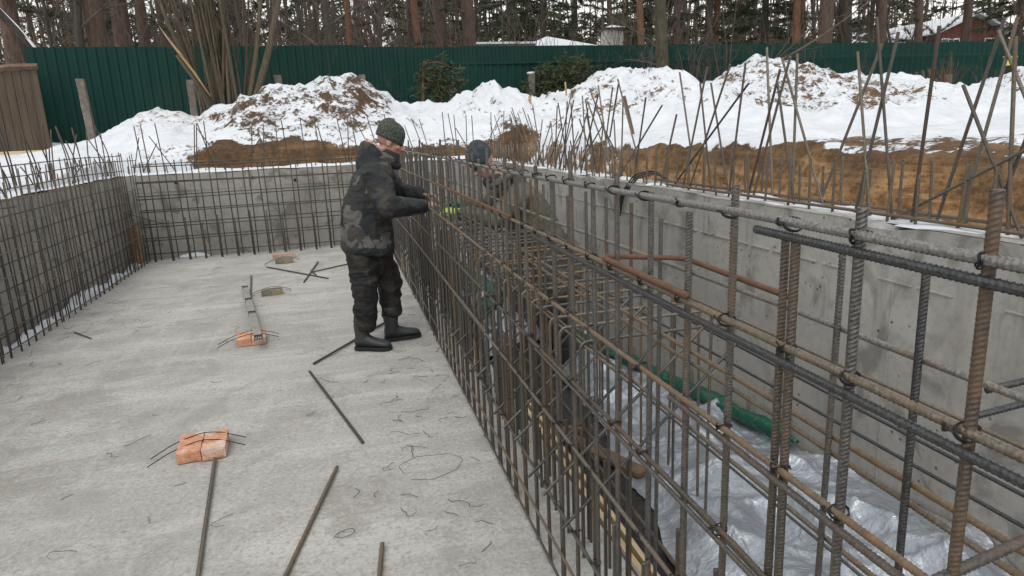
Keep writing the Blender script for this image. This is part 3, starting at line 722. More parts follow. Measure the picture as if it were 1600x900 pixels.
for (ya, yb, z, m, r) in ((.05, .96, 1.475, M_DARK, .00655), (.05, 2.3, 1.278, M_DARK, .00638), (2.6, 4.6, 1.31, M_RED, .00605), (.2, 1.25, 1.073, M_STEEL, .00605), (.9, 2.3, .856, M_STEEL, .00554), (3.2, 5.6, .665, M_TAN, .00521)):
    long_bar('lap_bar', RC, [(XF-.002, ya, z), (XF-.003, (ya+yb)/2, z-.002), (XF-.001, yb, z)], r, m, 4)
for j, (z, m, r) in enumerate([(1.262, M_LIGHT, .00588), (1.05, M_TAN, .00571), (1.015, M_TAN, .00554), (.82, M_TAN, .00554), (.6, M_STEEL, .00554), (.36, M_RUST, .00554), (.12, M_STEEL, .00554)]):
    pts = [(XB+rng.gauss(0, .004), y, z+rng.gauss(0, .006)) for y in (.2, 1.2, 2.8, 5, 7.5, 10.2)]
    long_bar('horizontal_bar', RC, pts, r, m, 3.6, K=8)
# U-shaped closing bar with red rust
bent('closing_bar', RC, [(XF-.006, 1.17, 1.316), (XF-.006, 1.63, 1.316), (XB+.012, 1.63, 1.29), (XB+.012, 1.18, 1.285)], .00655, M_RED, True, .035)
bent('spacer_bar', RC, [(XF-.02, .553, 1.115), (.93, .585, 1.14)], .00655, M_STEEL, True)
bent('spacer_bar', RC, [(1.02, .84, 1.19), (1.38, .80, 1.24)], .00588, M_DARK, True)
bent('spacer_bar', RC, [(1.02, .85, 1.14), (1.38, .82, 1.19)], .00588, M_DARK, True)
y = 2.3; k = 0
while y < 8.2:
    x0 = .815+rng.gauss(0, .008); x1 = 1.48+rng.gauss(0, .03); z = .865+rng.gauss(0, .008)
    P = [(x0, y+rng.gauss(0, .01), -.1), (x0, y, z), (x1, y+rng.gauss(0, .015), z+.005), (x1+rng.gauss(0, .01), y, -.1)]
    bent('stirrup', RC, P, .0066, (M_STEEL, M_TAN, M_TAN, M_STEEL)[rng.randrange(4)], y < 4.2, .035, 8, .0098 if y < 4.2 else .02); y += .165; k += 1
for (xx, z, m) in ((1.475, .885, M_TAN), (1.49, .76, M_DARK), (1.475, .70, M_DARK), (.84, .845, M_TAN), (.84, .5, M_STEEL), (1.46, .25, M_STEEL)):
    ya = .3 if xx > 1.3 else 1.9
    long_bar('stirrup_rail', RC, [(xx, ya, z), (xx+rng.gauss(0, .006), 4, z+rng.gauss(0, .008)), (xx, 8.2, z)], .00538, m, 3.4, K=8)
y = 1.905
while y < 8.4:
    dz = rng.gauss(0, .02); e = rng.uniform(.9, 1.08)
    bar('haunch_bar', RC, (.605, y, .36+dz), (.605+.62*e, y+rng.gauss(0, .012), .36+dz+.55*e), .00538, M_DARK if rng.random() < .55 else M_STEEL, rib=y < 4.5, K=10 if y < 4.5 else 6, pitch=.0105); y += .2
# black binding wire at the crossings
def tie_mesh(k=0):
    qq = random.Random(k); mb = MB(); P = []; e1, e2 = qq.uniform(.9, 1.12), qq.uniform(-.002, .002)
    for t in np.linspace(0, 2*math.pi*1.93, 44):
        w = .0022*(t/6.28-1); P.append((.0068+.0152*math.cos(t), .0078*math.sin(t)+w, .0078*math.sin(t)-w))
    mb.tube(P, .0012, 5)
    P = [(-.0080, 0, 0), (-.0105, .002, .002+e2), (-.0115-e2, .006, .004), (-.0105, .009*e1+e2*2, .004-e2*3), (-.009, .012*e1, .002+e2*4)]
    mb.tube(resample(fillet(P, .003), .003)[0], .0018, 5); return mb.mesh('tie_wire', M_WIRE)
TIE = [tie_mesh(k) for k in range(6)]; nt_ = 0
for z, maxn in ((1.492, 26), (1.297, 16), (1.09, 14), (.872, 14), (.65, 12), (.34, 10)):
    cnt = 0
    for yv in fy:
        if cnt >= maxn or nt_ >= 96: break
        if z < .6 and yv < 1.4: continue
        if z < 1.2 and rng.random() < .25: continue
        o = link('tie_wire', TIE[nt_ % 6], RC); o.location = Vector((XF, yv+rng.gauss(0, .001), z))-RC.location
        o.rotation_euler = (rng.choice((0, 1.571))+rng.uniform(-.12, .12), 0, 0); s = rng.uniform(.98, 1.1); o.scale = (s, s, s)
        cnt += 1; nt_ += 1

# ------------------------------------------------------------------ left and far bar meshes
LC = thing('rebar_cage', (-2.72, 7, 0), 'two-layer bar mesh standing along the left edge of the concrete floor', 'rebar cage')
XL = -2.70
y = 3.6; lv = []
while y < 10.6:
    lv.append((XL, y+rng.gauss(0, .008), rng.uniform(1.47, 1.56), .00571)); lv.append((XL-.17, y+.07+rng.gauss(0, .01), rng.uniform(1.36, 1.5), .00571)); y += .158
lv.sort(key=lambda t: t[1])
for (xx, yy, tp, r) in lv[-100:]:
    bar('vertical_bar', LC, (xx+rng.gauss(0, .006), yy+rng.gauss(0, .01), tp-1.7), (xx+rng.gauss(0, .01), yy+rng.gauss(0, .014), tp), r, M_FAR if rng.random() < .75 else M_RUST, rib=False, K=6, L=1.7)
for (xx, yy, tp, r) in lv:
    if xx == XL and rng.random() < .9: bar('starter_bar', LC, (xx-.003, yy+.018, -.2), (xx+rng.gauss(0, .006), yy+.018, rng.uniform(.4, .68)), r, M_FAR if rng.random() < .6 else M_RUST, rib=False, K=6)
for z, m in ((1.445, M_FAR), (1.24, M_RUST), (1.03, M_FAR), (.82, M_FAR), (.62, M_RUST), (.42, M_FAR), (.22, M_FAR), (.045, M_RUST)):
    long_bar('horizontal_bar', LC, [(XL+.012+rng.gauss(0, .006), yy, z+rng.gauss(0, .012)) for yy in (3.4, 5, 7, 9, 10.6)], .00521, M_TAN if rng.random() < .4 else m, 0, K=6)
    long_bar('horizontal_bar', LC, [(XL-.185+rng.gauss(0, .006), yy, z+.05+rng.gauss(0, .015)) for yy in (3.4, 5, 7, 9, 10.7)], .006, M_FAR, 0, K=6)
bar('spacer_bar', LC, (XL-.19, 10.3, .75), (XL+.25, 10.45, .55), .006, M_FAR, rib=False); bar('spacer_bar', LC, (XL-.15, 6.3, 1.17), (XL+.02, 6.7, 1.17), .006, M_DARK, rib=False); bar('spacer_bar', LC, (XL+.02, 6.25, .72), (XL-.12, 6.6, .5), .006, M_DARK, rib=False)
FC = thing('rebar_cage', (-1, 10.55, 0), 'wide bar mesh standing across the far end of the concrete floor', 'rebar cage')
fx = -2.62; FY = 10.5
while fx < .62:
    tp = rng.uniform(1.34, 1.42); dx = rng.gauss(0, .012)
    bar('vertical_bar', FC, (fx, FY, tp-1.6), (fx+dx-.015, FY+rng.gauss(0, .01), tp), .0088, M_FAR, rib=False, K=6, L=1.6)
    bar('vertical_bar', FC, (fx+.05, FY+.14, tp-1.6), (fx+.05+dx, FY+.14, tp-.02), .0078, M_FAR, rib=False, K=6, L=1.6)
    bar('starter_bar', FC, (fx+.016, FY-.004, -.2), (fx+.012, FY-.004, rng.uniform(.5, .66)), .009, M_FAR if rng.random() < .7 else M_RUST, rib=False, K=6)
    fx += .222+rng.gauss(0, .006)
for z in (1.34, 1.1, .9, .7, .5, .3, .11):
    bar('horizontal_bar', FC, (-2.72, FY-.012, z+rng.gauss(0, .012)), (.72, FY-.012, z+rng.gauss(0, .012)), .0076, M_FAR, rib=False, K=6)
    if z > .2: bar('horizontal_bar', FC, (-2.75, FY+.15, z+.02), (.72, FY+.15, z+rng.gauss(.02, .015)), .007, M_FAR, rib=False, K=6)

# ------------------------------------------------------------------ silver sheet, green film and boards in the trench
def sheet(x_l, x_r, z_l, z_r, ya, yb, seed, nu=110, nv=420, amp=1.0):
    u, v = np.meshgrid(np.linspace(0, 1, nu), np.linspace(ya, yb, nv))
    xl = np.interp(v, *zip(*x_l)); xr = np.interp(v, *zip(*x_r)); zl = np.interp(v, *zip(*z_l)); zr = np.interp(v, *zip(*z_r))
    xl = xl+.035*fbm(v*3, 0, 0, seed, 3)
    x = xl+(xr-xl)*u; z = zl+(zr-zl)*u**1.5
    wv = u*1.0
    rid = lambda f, s: (1-np.abs(noise3(x*f+.5*noise3(x*f*.6, v*f*.6, 0, s+1), v*f*.72+x*f*.3, 0, s)))**3
    z = z+amp*(.075*fbm(x*2.3, v*1.6, 0, seed+3, 3)*np.sin(np.pi*np.clip(u, .0, 1))+.06*rid(1.8, seed+7)+.034*rid(4.6, seed+9)+.016*rid(9, seed+11)+.007*rid(19, seed+13))*np.clip(u*6, .12, 1)
    z = np.maximum(z, trench_z(x, v)+.012)
    V = np.stack([np.minimum(x, 2.185), v, z], -1).reshape(-1, 3); idx = np.arange(len(V)).reshape(u.shape)
    mb = MB(); mb.add(V, np.stack([idx[:-1, :-1], idx[:-1, 1:], idx[1:, 1:], idx[1:, :-1]], -1).reshape(-1, 4).tolist()); return mb
o = sheet([(0, 1.05), (1.3, 1.12), (2.28, 1.235), (4.87, 1.64), (6.4, 1.78)], [(0, 2.185), (7, 2.185)], [(0, -.14), (2.3, -.16), (4.9, -.3), (6.4, -.4)], [(0, .10), (1.73, .05), (2.84, -.04), (6.3, -.40)], .1, 6.4, 40).build('silver_sheet', M_FOIL)
tag(o, 'crumpled silver plastic sheet spread along the foot of the right concrete wall', 'plastic sheet')
o = sheet([(5.0, 1.0), (8, 1.1)], [(5, 1.4), (8, 1.5)], [(5, -.12), (8, -.1)], [(5, .05), (8, .05)], 5.05, 8.6, 60, 50, 160, 1.3).build('silver_sheet', M_FOIL)
tag(o, 'smaller crumpled silver sheet inside the far part of the bar cage', 'plastic sheet')
def roll(P, r, seed, m, name, K=18):
    Q, s = resample(fillet(P, .2), .02); mb = MB(); th = np.arange(K)*2*math.pi/K
    rad = r*(1+.35*fbm(s[:, None]*7, np.cos(th)[None, :]*1.5, np.sin(th)[None, :]*1.5, seed, 4)+.12*noise3(s[:, None]*30, np.cos(th)[None, :]*4, np.sin(th)[None, :]*4, seed))
    rad *= np.clip(np.minimum(s, s[-1]-s)/.12, .25, 1)[:, None]
    mb.tube(Q, rad, K); return mb.build(name, m)
o = roll([(2.15, 2.75, .03), (2.13, 3.5, -.04), (2.11, 4.3, -.13), (2.1, 5.2, -.24), (2.07, 6.2, -.32)], .042, 5, M_GREENFILM, 'green_film')
tag(o, 'strip of crumpled green film lying between the silver sheet and the right concrete wall', 'plastic film')
o = roll([(1.0, 6.0, -.1), (1.2, 5.7, .1), (1.35, 6.1, .12), (1.3, 6.9, .05), (1.1, 7.4, .2)], .10, 9, M_GREENFILM, 'green_film')
tag(o, 'heap of green film inside the bar cage beside the crouching man', 'plastic film')
def board(p, q, w, t, m, label, up=(0, 0, 1)):
    p, q = Vector(p), Vector(q); d = q-p; L = d.length; d.normalize(); s = d.cross(Vector(up)); s.normalize(); n = s.cross(d)
    mb = MB(); M = Matrix((d, s, n)).transposed().to_4x4(); M.translation = p
    b = MB()
    k = 12
    V = []; 
    for i in range(k+1):
        x = L*i/k; b_ = .0015*rng.gauss(0, 1)
        V += [(x, -w/2, b_), (x, w/2, b_), (x, w/2, t+b_), (x, -w/2, t+b_)]
    F = []
    for i in range(k):
        a = i*4
        for j in range(4): F.append((a+j, a+(j+1) % 4, a+4+(j+1) % 4, a+4+j))
    F += [(3, 2, 1, 0), (k*4, k*4+1, k*4+2, k*4+3)]
    mb.add([M @ Vector(v) for v in V], F)
    return tag(mb.build('board', m, smooth=False), label, 'board')
board((.985, .4, -.15), (.985, 4.6, -.15), .026, .13, M_PLANK, 'pale formwork board on edge directly against the concrete floor slab')
board((1.04, .5, -.15), (1.04, 3.9, -.15), .02, .115, M_PLANK, 'second pale board on edge, on the trench side of the first one')
board((1.0, 3.9, -.15), (1.42, 3.0, -.16), .09, .022, M_OLDWOOD, 'reddish brown board lying on the dark trench ground')
board((1.05, 3.62, -.15), (1.36, 3.62, -.15), .06, .02, M_OLDWOOD, 'short old board lying across the dark trench ground')
board((-2.86, 10.6, -.1), (-2.86, 10.62, .5), .13, .03, m_wood('yellow_ply', (.25, .15, .06), (.36, .24, .11)), 'upright yellow-brown board in the far left corner behind the bars', up=(0, 1, 0))
# snow lying in the gap beside the left and far edges of the floor
for nm, args, lab in (('snow_strip', ('y', 4.2, 10.6, -2.97, -2.80, -.11, 71, -.2, .12), 'line of dirty snow in the gap between the floor and the left wall'), ('snow_strip', ('x', -2.5, .9, 10.76, 10.88, -.13, 73, -.2, .12), 'line of snow in the gap at the foot of the far wall')):
    tag(snow_strip(*args).build(nm, M_SNOW), lab, 'snow')

# ------------------------------------------------------------------ things on the concrete floor
def loose(p, q, r, m, label):
    p = Vector((p[0], p[1], r+.001)); q = Vector((q[0], q[1], r+.001))
    o = link('loose_bar', rib_mesh((q-p).length, r, .0095, 8, 3, m), None); place(o, p, q, 0.3); return tag(o, label, 'steel bar')
loose((-.768, 3.60), (-.655, 2.4), .0085, M_TAN, 'loose steel bar running from the large orange brick towards the viewer')
loose((-.14, 3.293), (-.36, 2.36), .0085, M_TAN, 'loose steel bar pointing towards the viewer, middle of the three nearest')
loose((.037, 2.549), (0, 2.25), .0085, M_TAN, 'shortest loose steel bar in the foreground, close to the right bar cage')
loose((-.323, 4.845), (-.002, 3.541), .0078, M_FAR, 'loose steel bar lying slanted on the floor in front of the standing man')
loose((-.301, 5.01), (.30, 5.96), .0078, M_FAR, 'loose steel bar passing behind the boots of the standing man')
loose((-1.004, 9.286), (-.214, 8.161), .0075, M_FAR, 'longest of the loose bars crossing each other near the far mesh')
loose((-.355, 9.348), (-.488, 8.065), .0075, M_FAR, 'loose bar crossing over the longest one near the far mesh')
loose((-.41, 8.652), (.042, 9.01), .0075, M_FAR, 'loose bar near the far mesh with its end behind the standing man')
loose((-.43, 8.75), (-.36, 8.45), .007, M_FAR, 'very short loose bar beside the crossing bars near the far mesh')
loose((-1.14, 8.752), (-1.014, 7.537), .009, M_TAN, 'loose bar lying just beyond the bundle of metal profiles')
loose((-2.45, 6.75), (-2.22, 6.45), .005, M_FAR, 'short thin loose bar near the left bar mesh')
def brick_spacer(loc, rz, m, label, size=(.25, .12, .065), n=2, wires=True):
    r = thing('brick_spacer', loc, label, 'brick', rz=rz)
    for k in range(n):
        mb = MB(); sx, sy, sz = size; nx2, ny2, nz2 = 14, 8, 5
        V = []; pts = {}; F = []
        def vid(i, j, l):
            if (i, j, l) not in pts:
                pts[(i, j, l)] = len(V); V.append((sx*(i/nx2-.5), sy*(j/ny2-.5), sz*l/nz2))
            return pts[(i, j, l)]
        for i in range(nx2):
            for j in range(ny2): F.append((vid(i, j, nz2), vid(i+1, j, nz2), vid(i+1, j+1, nz2), vid(i, j+1, nz2)))
        for i in range(nx2):
            for l in range(nz2): F += [(vid(i, 0, l), vid(i+1, 0, l), vid(i+1, 0, l+1), vid(i, 0, l+1)), (vid(i+1, ny2, l), vid(i, ny2, l), vid(i, ny2, l+1), vid(i+1, ny2, l+1))]
        for j in range(ny2):
            for l in range(nz2): F += [(vid(0, j+1, l), vid(0, j, l), vid(0, j, l+1), vid(0, j+1, l+1)), (vid(nx2, j, l), vid(nx2, j+1, l), vid(nx2, j+1, l+1), vid(nx2, j, l+1))]
        V = np.array(V); sd = int(abs(loc[1])*100)+k*7
        q = np.abs(V/np.array([sx/2, sy/2, sz/2])-np.array([0, 0, 1])); ed = (np.sort(q, 1)[:, 1] > .99)
        dd = .004*fbm(V[:, 0]*40, V[:, 1]*40, V[:, 2]*40+k*5, sd, 3)
        V[:, :2] *= (1+dd[:, None]*2.5-.03*ed[:, None]*np.clip(fbm(V[:, 0]*25, V[:, 1]*25, 3, sd+2, 2)+.3, 0, 1)[:, None])
        V[:, 2] += np.where(V[:, 2] > .01, dd-.006*ed*np.clip(fbm(V[:, 0]*20, V[:, 1]*20, 0, sd+1, 2)+.3, 0, 1), 0)
        V[:, 1] += (k-(n-1)/2)*(sy+.004); V[:, 0] += (k-(n-1)/2)*.012
        if n == 2: V = V[:, [1, 0, 2]]*np.array([1, -1, 1])
        mb.add(V, F); mb.build('brick', m, r, smooth=False)
    if wires:
        for k, s in enumerate((-1, 1)):
            w = size[0]/2; yb = s*.05+.01
            P = [(-w-.14, yb-.06, .006), (-w-.04, yb-.015, .045), (-w*.6, yb, size[2]+.004), (0, yb+.012, size[2]+.014), (w*.7, yb+.006, size[2]+.004), (w+.03, yb-.02, .05), (w+.09, yb-.035, .03)]
            mb = MB(); mb.tube(resample(fillet(P, .03), .012)[0], .0026, 6); mb.build('wire', M_WIRE, r)
    return r
brick_spacer((-.845, 3.74, 0), R(4), M_BRICK, 'pair of bright orange bricks with two wires over them, nearest to the viewer')
brick_spacer((-.82, 5.83, 0), R(5), M_BRICK, 'pair of orange bricks with wires lying under the bundle of metal profiles', size=(.25, .11, .06))
brick_spacer((-.80, 7.6, 0), R(8), M_BRICKGREY, 'mossy grey brick with bent wires beyond the bundle of profiles', size=(.22, .11, .06), n=1)
brick_spacer((-.80, 9.55, 0), R(2), M_BRICKGREY, 'grey brick with wires, farthest of the grey ones', size=(.23, .11, .06), n=1)
brick_spacer((-.83, 9.93, 0), R(3), M_BRICKPALE, 'dusty pinkish brick without wires, closest to the far bar mesh', size=(.3, .12, .07), n=1, wires=False)
PB = thing('profile_bundle', (-.93, 6.8, 0), 'bundle of thin grey metal profiles strapped with black tape, one end resting on bricks', 'metal profiles')
pa, pb = Vector((-1.125, 8.0, .012)), Vector((-.725, 5.52, .085)); d = (pb-pa).normalized(); s = d.cross(Vector((0, 0, 1))).normalized(); n = s.cross(d)
for i in range(4):
    for j in range(2):
        c = s*(i-1.5)*.0145+n*(j*.0185); a = pa+c+d*rng.uniform(0, .04)-PB.location; b_ = pb+c+d*rng.uniform(-.02, .02)-PB.location
        M = Matrix((d, s, n)).transposed().to_4x4(); M.translation = a
        mb = MB(); L = (b_-a).length; mb.box((0, -.0065, 0), (L, .0065, .0035), 0, M); mb.box((0, -.0065, .0035), (L, -.0045, .016), 0, M); mb.box((0, .0045, .0035), (L, .0065, .016), 0, M)
        mb.build('profile', M_PROFILE, PB, smooth=False)
for t in (.03, .33, .6, .985):
    M = Matrix((d, s, n)).transposed().to_4x4(); M.translation = pa.lerp(pb, t)-PB.location
    mb = MB(); mb.box((-.012, -.0325, -.003), (.016, .0325, .040), 0, M); mb.build('tape_band', M_TAPE, PB, smooth=False)

# scraps of binding wire
def scrap_mesh(k):
    q = random.Random(k); P = [Vector((0, 0, .003))]; a = q.uniform(0, 6.28); n = q.choice((3, 4, 5))
    for i in range(n):
        a += q.gauss(0, .55); st_ = q.uniform(.015, .035); P.append(P[-1]+Vector((math.cos(a)*st_, math.sin(a)*st_, q.uniform(-.002, .006)*(i < n-1))))
    P = [Vector((p.x, p.y, max(.002, p.z))) for p in P]
    mb = MB(); mb.tube(resample(fillet(P, .008), .006)[0], .0013, 5)
    if k % 3 == 0:
        e = P[-1]; mb.tube([e, e+Vector((math.cos(a+1.2)*.03, math.sin(a+1.2)*.03, .004)), e+Vector((math.cos(a+1.6)*.05, math.sin(a+1.6)*.05, .002))], .001, 5)
    return mb.mesh('wire_scrap', M_WIRE if k % 4 else M_RUST)
SCR = [scrap_mesh(k) for k in range(14)]
GSC = 'wire scraps strewn over the floor'
spots = [(-1.37, 3.9), (-1.43, 3.4), (-.98, 3.1), (-1.2, 2.9), (-1.25, 4.4), (-.6, 3.0), (.05, 3.0), (-.15, 4.3), (.18, 3.8), (.2, 4.1), (.28, 3.4), (-1.0, 4.9)]
for k in range(104):
    if k < len(spots): x, y = spots[k]
    elif k < 62: x = .62-abs(rng.gauss(0, .28)); y = rng.uniform(2.3, 6.5)
    elif k < 84: x = -2.6+abs(rng.gauss(0, .3)); y = rng.uniform(4.6, 8.5)
    else: x = rng.uniform(-2.3, .5); y = rng.uniform(2.4, 9.8)
    o = link('wire_scrap', SCR[rng.randrange(14)]); o.location = (x, y, .001); o.rotation_euler = (0, 0, rng.uniform(0, 6.28)); s = rng.uniform(.7, 1.35); o.scale = (s, s, 1)
    tag(o, 'thin black scrap of binding wire lying on the concrete floor', 'wire', GSC)
def wire_loop(c, P, label):
    mb = MB(); mb.tube(resample(fillet(P, .02), .008)[0], .0012, 5); return tag(mb.build('wire_loop', M_WIRE, None, loc=c), label, 'wire')
wire_loop((-.62, 2.42, 0), [(0, 0, .004), (.04, .035, .012), (.11, .05, .01), (.12, .03, .004), (.06, -.01, .004), (.02, .0, .006), (.05, .04, .01), (.1, .045, .008)], 'small coil of black wire beside the near end of the bar below the orange brick')
wire_loop((-.16, 2.66, 0), [(0, 0, .004), (.03, .035, .012), (.09, .04, .01), (.09, .01, .004), (.03, -.012, .004), (.0, .01, .008), (.05, .03, .01)], 'small coil of black wire between the middle bar and the shortest bar')
wire_loop((.16, 3.05, 0), [(.02, .08, .003), (.0, .15, .008), (.1, .2, .02), (.28, .19, .012), (.33, .13, .004), (.28, .03, .003), (.15, -.03, .003), (.05, .0, .004)], 'largest open loop of thin wire near the foot of the right bar cage')

# ------------------------------------------------------------------ fence, posts and gate
FE = thing('metal_fence', (4, 17.2, 1.6), 'tall dark green corrugated metal fence behind the snow heaps', 'fence')
def fy_line(x): return 16.95+.028*x
x = -6.0; k = 0
while x < 27:
    w = 1.15; z1 = 3.62+(.05 if x < .6 else 0)+rng.gauss(0, .008); z0 = 1.35
    mb = MB(); V = []; per = .1917
    for j in range(6):
        a = x+j*per
        for dx, dy in ((0, 0), (.085, 0), (.105, -.02), (.17, -.02)): V.append((a+dx, fy_line(a)+dy))
    V.append((x+w, fy_line(x+w))); n = len(V)
    P = [(vx, vy, z0) for vx, vy in V]+[(vx, vy, z1) for vx, vy in V]
    mb.add(np.array(P)-np.array(FE.location), [(i, i+1, i+n+1, i+n) for i in range(n-1)])
    mb.add(np.array([(px, py+.006, pz) for px, py, pz in P])-np.array(FE.location), [(i+n, i+n+1, i+1, i) for i in range(n-1)])
    mb.build('sheet', M_FENCE, FE, smooth=False)
    x += w; k += 1
mb = MB(); mb.box((-6, 17.02, 3.2), (27, 17.06, 3.26)); relmb(mb, FE).build('rail', M_FENCE, FE, smooth=False)
for i, (px, h) in enumerate(((130, 2.99), (297, 2.92), (437, 2.98), (567, 2.95), (707, 2.75), (830, 2.88), (1303, 2.72), (1482, 2.62))):
    p = on_y(px, 130, 16.2); r = thing('concrete_post', (p.x, 16.2, 1.55), 'x', 'post', 'old posts in front of the green fence')
    mb = MB(); lean = -.03 if i == 0 else rng.gauss(0, .02); hh = h-1.55
    V, F_ = [], []
    for l in range(9):
        for a, b_ in ((-1, -1), (1, -1), (1, 1), (-1, 1)): V.append((a*.07+lean*hh*l/8+rng.gauss(0, .004), b_*.06+rng.gauss(0, .004), hh*l/8))
    for l in range(8):
        for j in range(4): F_.append((l*4+j, l*4+(j+1) % 4, l*4+4+(j+1) % 4, l*4+4+j))
    F_.append((32, 33, 34, 35)); mb.add(V, F_); mb.build('shaft', M_POST, r, smooth=False)
    r['label'] = ['tall weathered concrete post leaning in front of the left end of the green fence', 'concrete post seen behind the left stems of the hazel', 'short post top rising just left of the largest snow heap', 'short post top just right of the peak of the largest snow heap', 'post behind the small evergreen sapling', 'snow-capped post beside the dark evergreen heap', 'post top left of the stony snow heap, far right', 'post beside the dry brown bush at the right'][i]
    if i == 5: mb = MB(); mb.box((-.08, -.07, hh), (.08, .07, hh+.05)); mb.build('snow_cap', M_SNOW, r)
# old wooden gate at the left end
GT = thing('wooden_gate', (-6.0, 16.0, 1.55), 'weathered brown plank gate at the left end of the green fence', 'gate')
for k in range(8):
    xx = -6.75+k*.15; top = 3.12+.03*math.sin(k)+.06*min(k, 5)/5
    mb = MB(); mb.box((xx, 15.97+rng.gauss(0, .004), 1.5), (xx+.142, 16.0, top)); relmb(mb, GT).build('plank', M_GATEWOOD, GT, smooth=False)
mb = MB(); P = [(-6.8, 15.95, 3.1), (-6.4, 15.95, 3.16), (-6.0, 15.95, 3.22), (-5.52, 15.95, 3.22)]; mb.tube(P, .06, 4); relmb(mb, GT).build('top_beam', M_OLDWOOD, GT, smooth=False)
mb = MB(); mb.box((-6.34, 15.955, 2.93), (-6.24, 15.965, 3.08)); relmb(mb, GT).build('paper_note', M_WHITE, GT, smooth=False)
mb = MB(); mb.box((-7.35, 15.8, 1.5), (-6.58, 15.86, 2.55)); tag(mb.build('red_panel', M_REDPAINT, smooth=False), 'red painted panel at the far left edge beside the plank gate', 'panel')
pp = on_z(0, 238, 1.6); board((-6.2, 14.6, 1.55), (-5.1, 14.75, 1.55), .3, .06, M_PLANK, 'snowy pale boards lying on the ground in front of the plank gate')
# grey picket panel and yellow plate on the right
PK = thing('picket_panel', (15.0, 15.6, 2.1), 'broken grey picket panel leaning behind the stony snow heap', 'fence panel')
for k in range(9):
    mb = MB(); mb.box((-.95+k*.21, 0, -.3), (-.95+k*.21+.09, .03, .45+.02*k)); mb.build('picket', M_GATEWOOD, PK, smooth=False)
mb = MB(); mb.box((-1.1, .035, .25), (1.05, .08, .34)); mb.build('rail', M_GATEWOOD, PK, smooth=False); PK.rotation_euler = (R(-12), R(-4), 0)
mb = MB(); p = on_y(1577, 95, 16.9); mb.box((p.x-.16, 16.88, p.z-.13), (p.x+.22, 16.93, p.z+.1)); mb.box((p.x-.2, 16.86, p.z+.1), (p.x+.26, 16.95, p.z+.13))
tag(mb.build('yellow_box', M_YELLOW, smooth=False), 'small yellow box in front of the green fence at the far right', 'box')
for i, (px, py, r) in enumerate(((1365, 155, .11), (1349, 160, .07), (1385, 146, .08), (1330, 150, .06))):
    p = on_y(px, py, 12.9); z = gz(p.x, 12.9); mb = MB()
    for a in range(8):
        pass
    th, ph = np.meshgrid(np.arange(12)*2*math.pi/12, np.linspace(0, math.pi, 8)); rr = r*(1+.25*fbm(np.cos(th)*np.sin(ph)*1.5, np.sin(th)*np.sin(ph)*1.5, np.cos(ph)*1.5+i, 50, 2))
    V = np.stack([rr*np.cos(th)*np.sin(ph)*1.3, rr*np.sin(th)*np.sin(ph), rr*np.cos(ph)*.9], -1).reshape(-1, 3); idx = np.arange(96).reshape(8, 12); nx = np.roll(idx, -1, 1)
    mb.add(V, np.stack([idx[:-1], idx[1:], nx[1:], nx[:-1]], -1).reshape(-1, 4).tolist())
    o = mb.build('stone', M_STONE, None, loc=(p.x, 12.9, z+r*.4)); tag(o, ['largest rounded grey stone on the snow heap right of the leaning bars', 'stone lying just left of the largest stone on the snow heap', 'stone lying uphill to the right of the largest stone', 'smallest stone on the left shoulder of the stony snow heap'][i], 'stone')

# ------------------------------------------------------------------ houses beyond the fence
H1 = thing('house', (9.5, 31, 1.8), 'low pale house with a snow-covered hipped roof and a big pale chimney, behind the fence', 'house')
def rel(mb, root, name, m, smooth=False): return relmb(mb, root).build(name, m, root, smooth=smooth)
mb = MB(); mb.box((8.2, 30.2, 1.7), (13.4, 36, 4.9)); rel(mb, H1, 'wall', M_PLASTER)
mb = MB(); mb.add([(7.8, 29.8, 4.85), (13.2, 29.8, 4.85), (13.2, 36.4, 4.85), (7.8, 36.4, 4.85), (10.1, 32, 5.75), (11.2, 33.6, 5.75)], [(0, 1, 4), (1, 2, 5, 4), (2, 3, 5), (3, 0, 4, 5), (3, 2, 1, 0)]); rf = rel(mb, H1, 'roof', M_SNOW)
mb = MB(); mb.box((11.85, 28.9, 3), (12.6, 29.6, 5.6)); mb.box((11.75, 28.8, 5.6), (12.7, 29.7, 5.68), 1); mb.add([(11.7, 28.75, 5.68), (12.75, 28.75, 5.68), (12.75, 29.75, 5.68), (11.7, 29.75, 5.68), (12.22, 29.25, 5.85)], [(0, 1, 4), (1, 2, 4), (2, 3, 4), (3, 0, 4)], 2); rel(mb, H1, 'chimney', [M_PLASTER, M_OLDWOOD, M_SNOW])
for xx in (8.8, 10.4): mb = MB(); mb.box((xx, 30.17, 3), (xx+.9, 30.21, 4.2)); rel(mb, H1, 'window', M_GLASS)
H2 = thing('shed', (7.6, 30, 1.8), 'long low outbuilding with a flat snow-covered roof left of the hipped roof', 'shed')
mb = MB(); mb.box((6.0, 30.5, 1.7), (8.1, 33, 4.95)); rel(mb, H2, 'wall', M_ROOFDARK)
mb = MB(); mb.box((6.2, 30, 5.0), (8.9, 33.2, 5.1)); mb.box((6.15, 29.95, 5.12), (8.95, 33.25, 5.2), 1); mb.box((6.15, 29.9, 5.2), (8.95, 33.25, 5.28)); rel(mb, H2, 'roof', [M_SNOW, M_ROOFDARK])
H3 = thing('house', (34.5, 32, 1.8), 'red gabled house with white window frames and snowy roof, far right behind the fence', 'house')
mb = MB(); mb.box((32.3, 32, 1.7), (36.9, 40, 5.75)); mb.add([(32.3, 32, 5.75), (36.9, 32, 5.75), (34.6, 32, 6.62), (32.3, 40, 5.75), (36.9, 40, 5.75), (34.6, 40, 6.62)], [(0, 1, 2), (5, 4, 3)]); rel(mb, H3, 'wall', M_REDWALL)
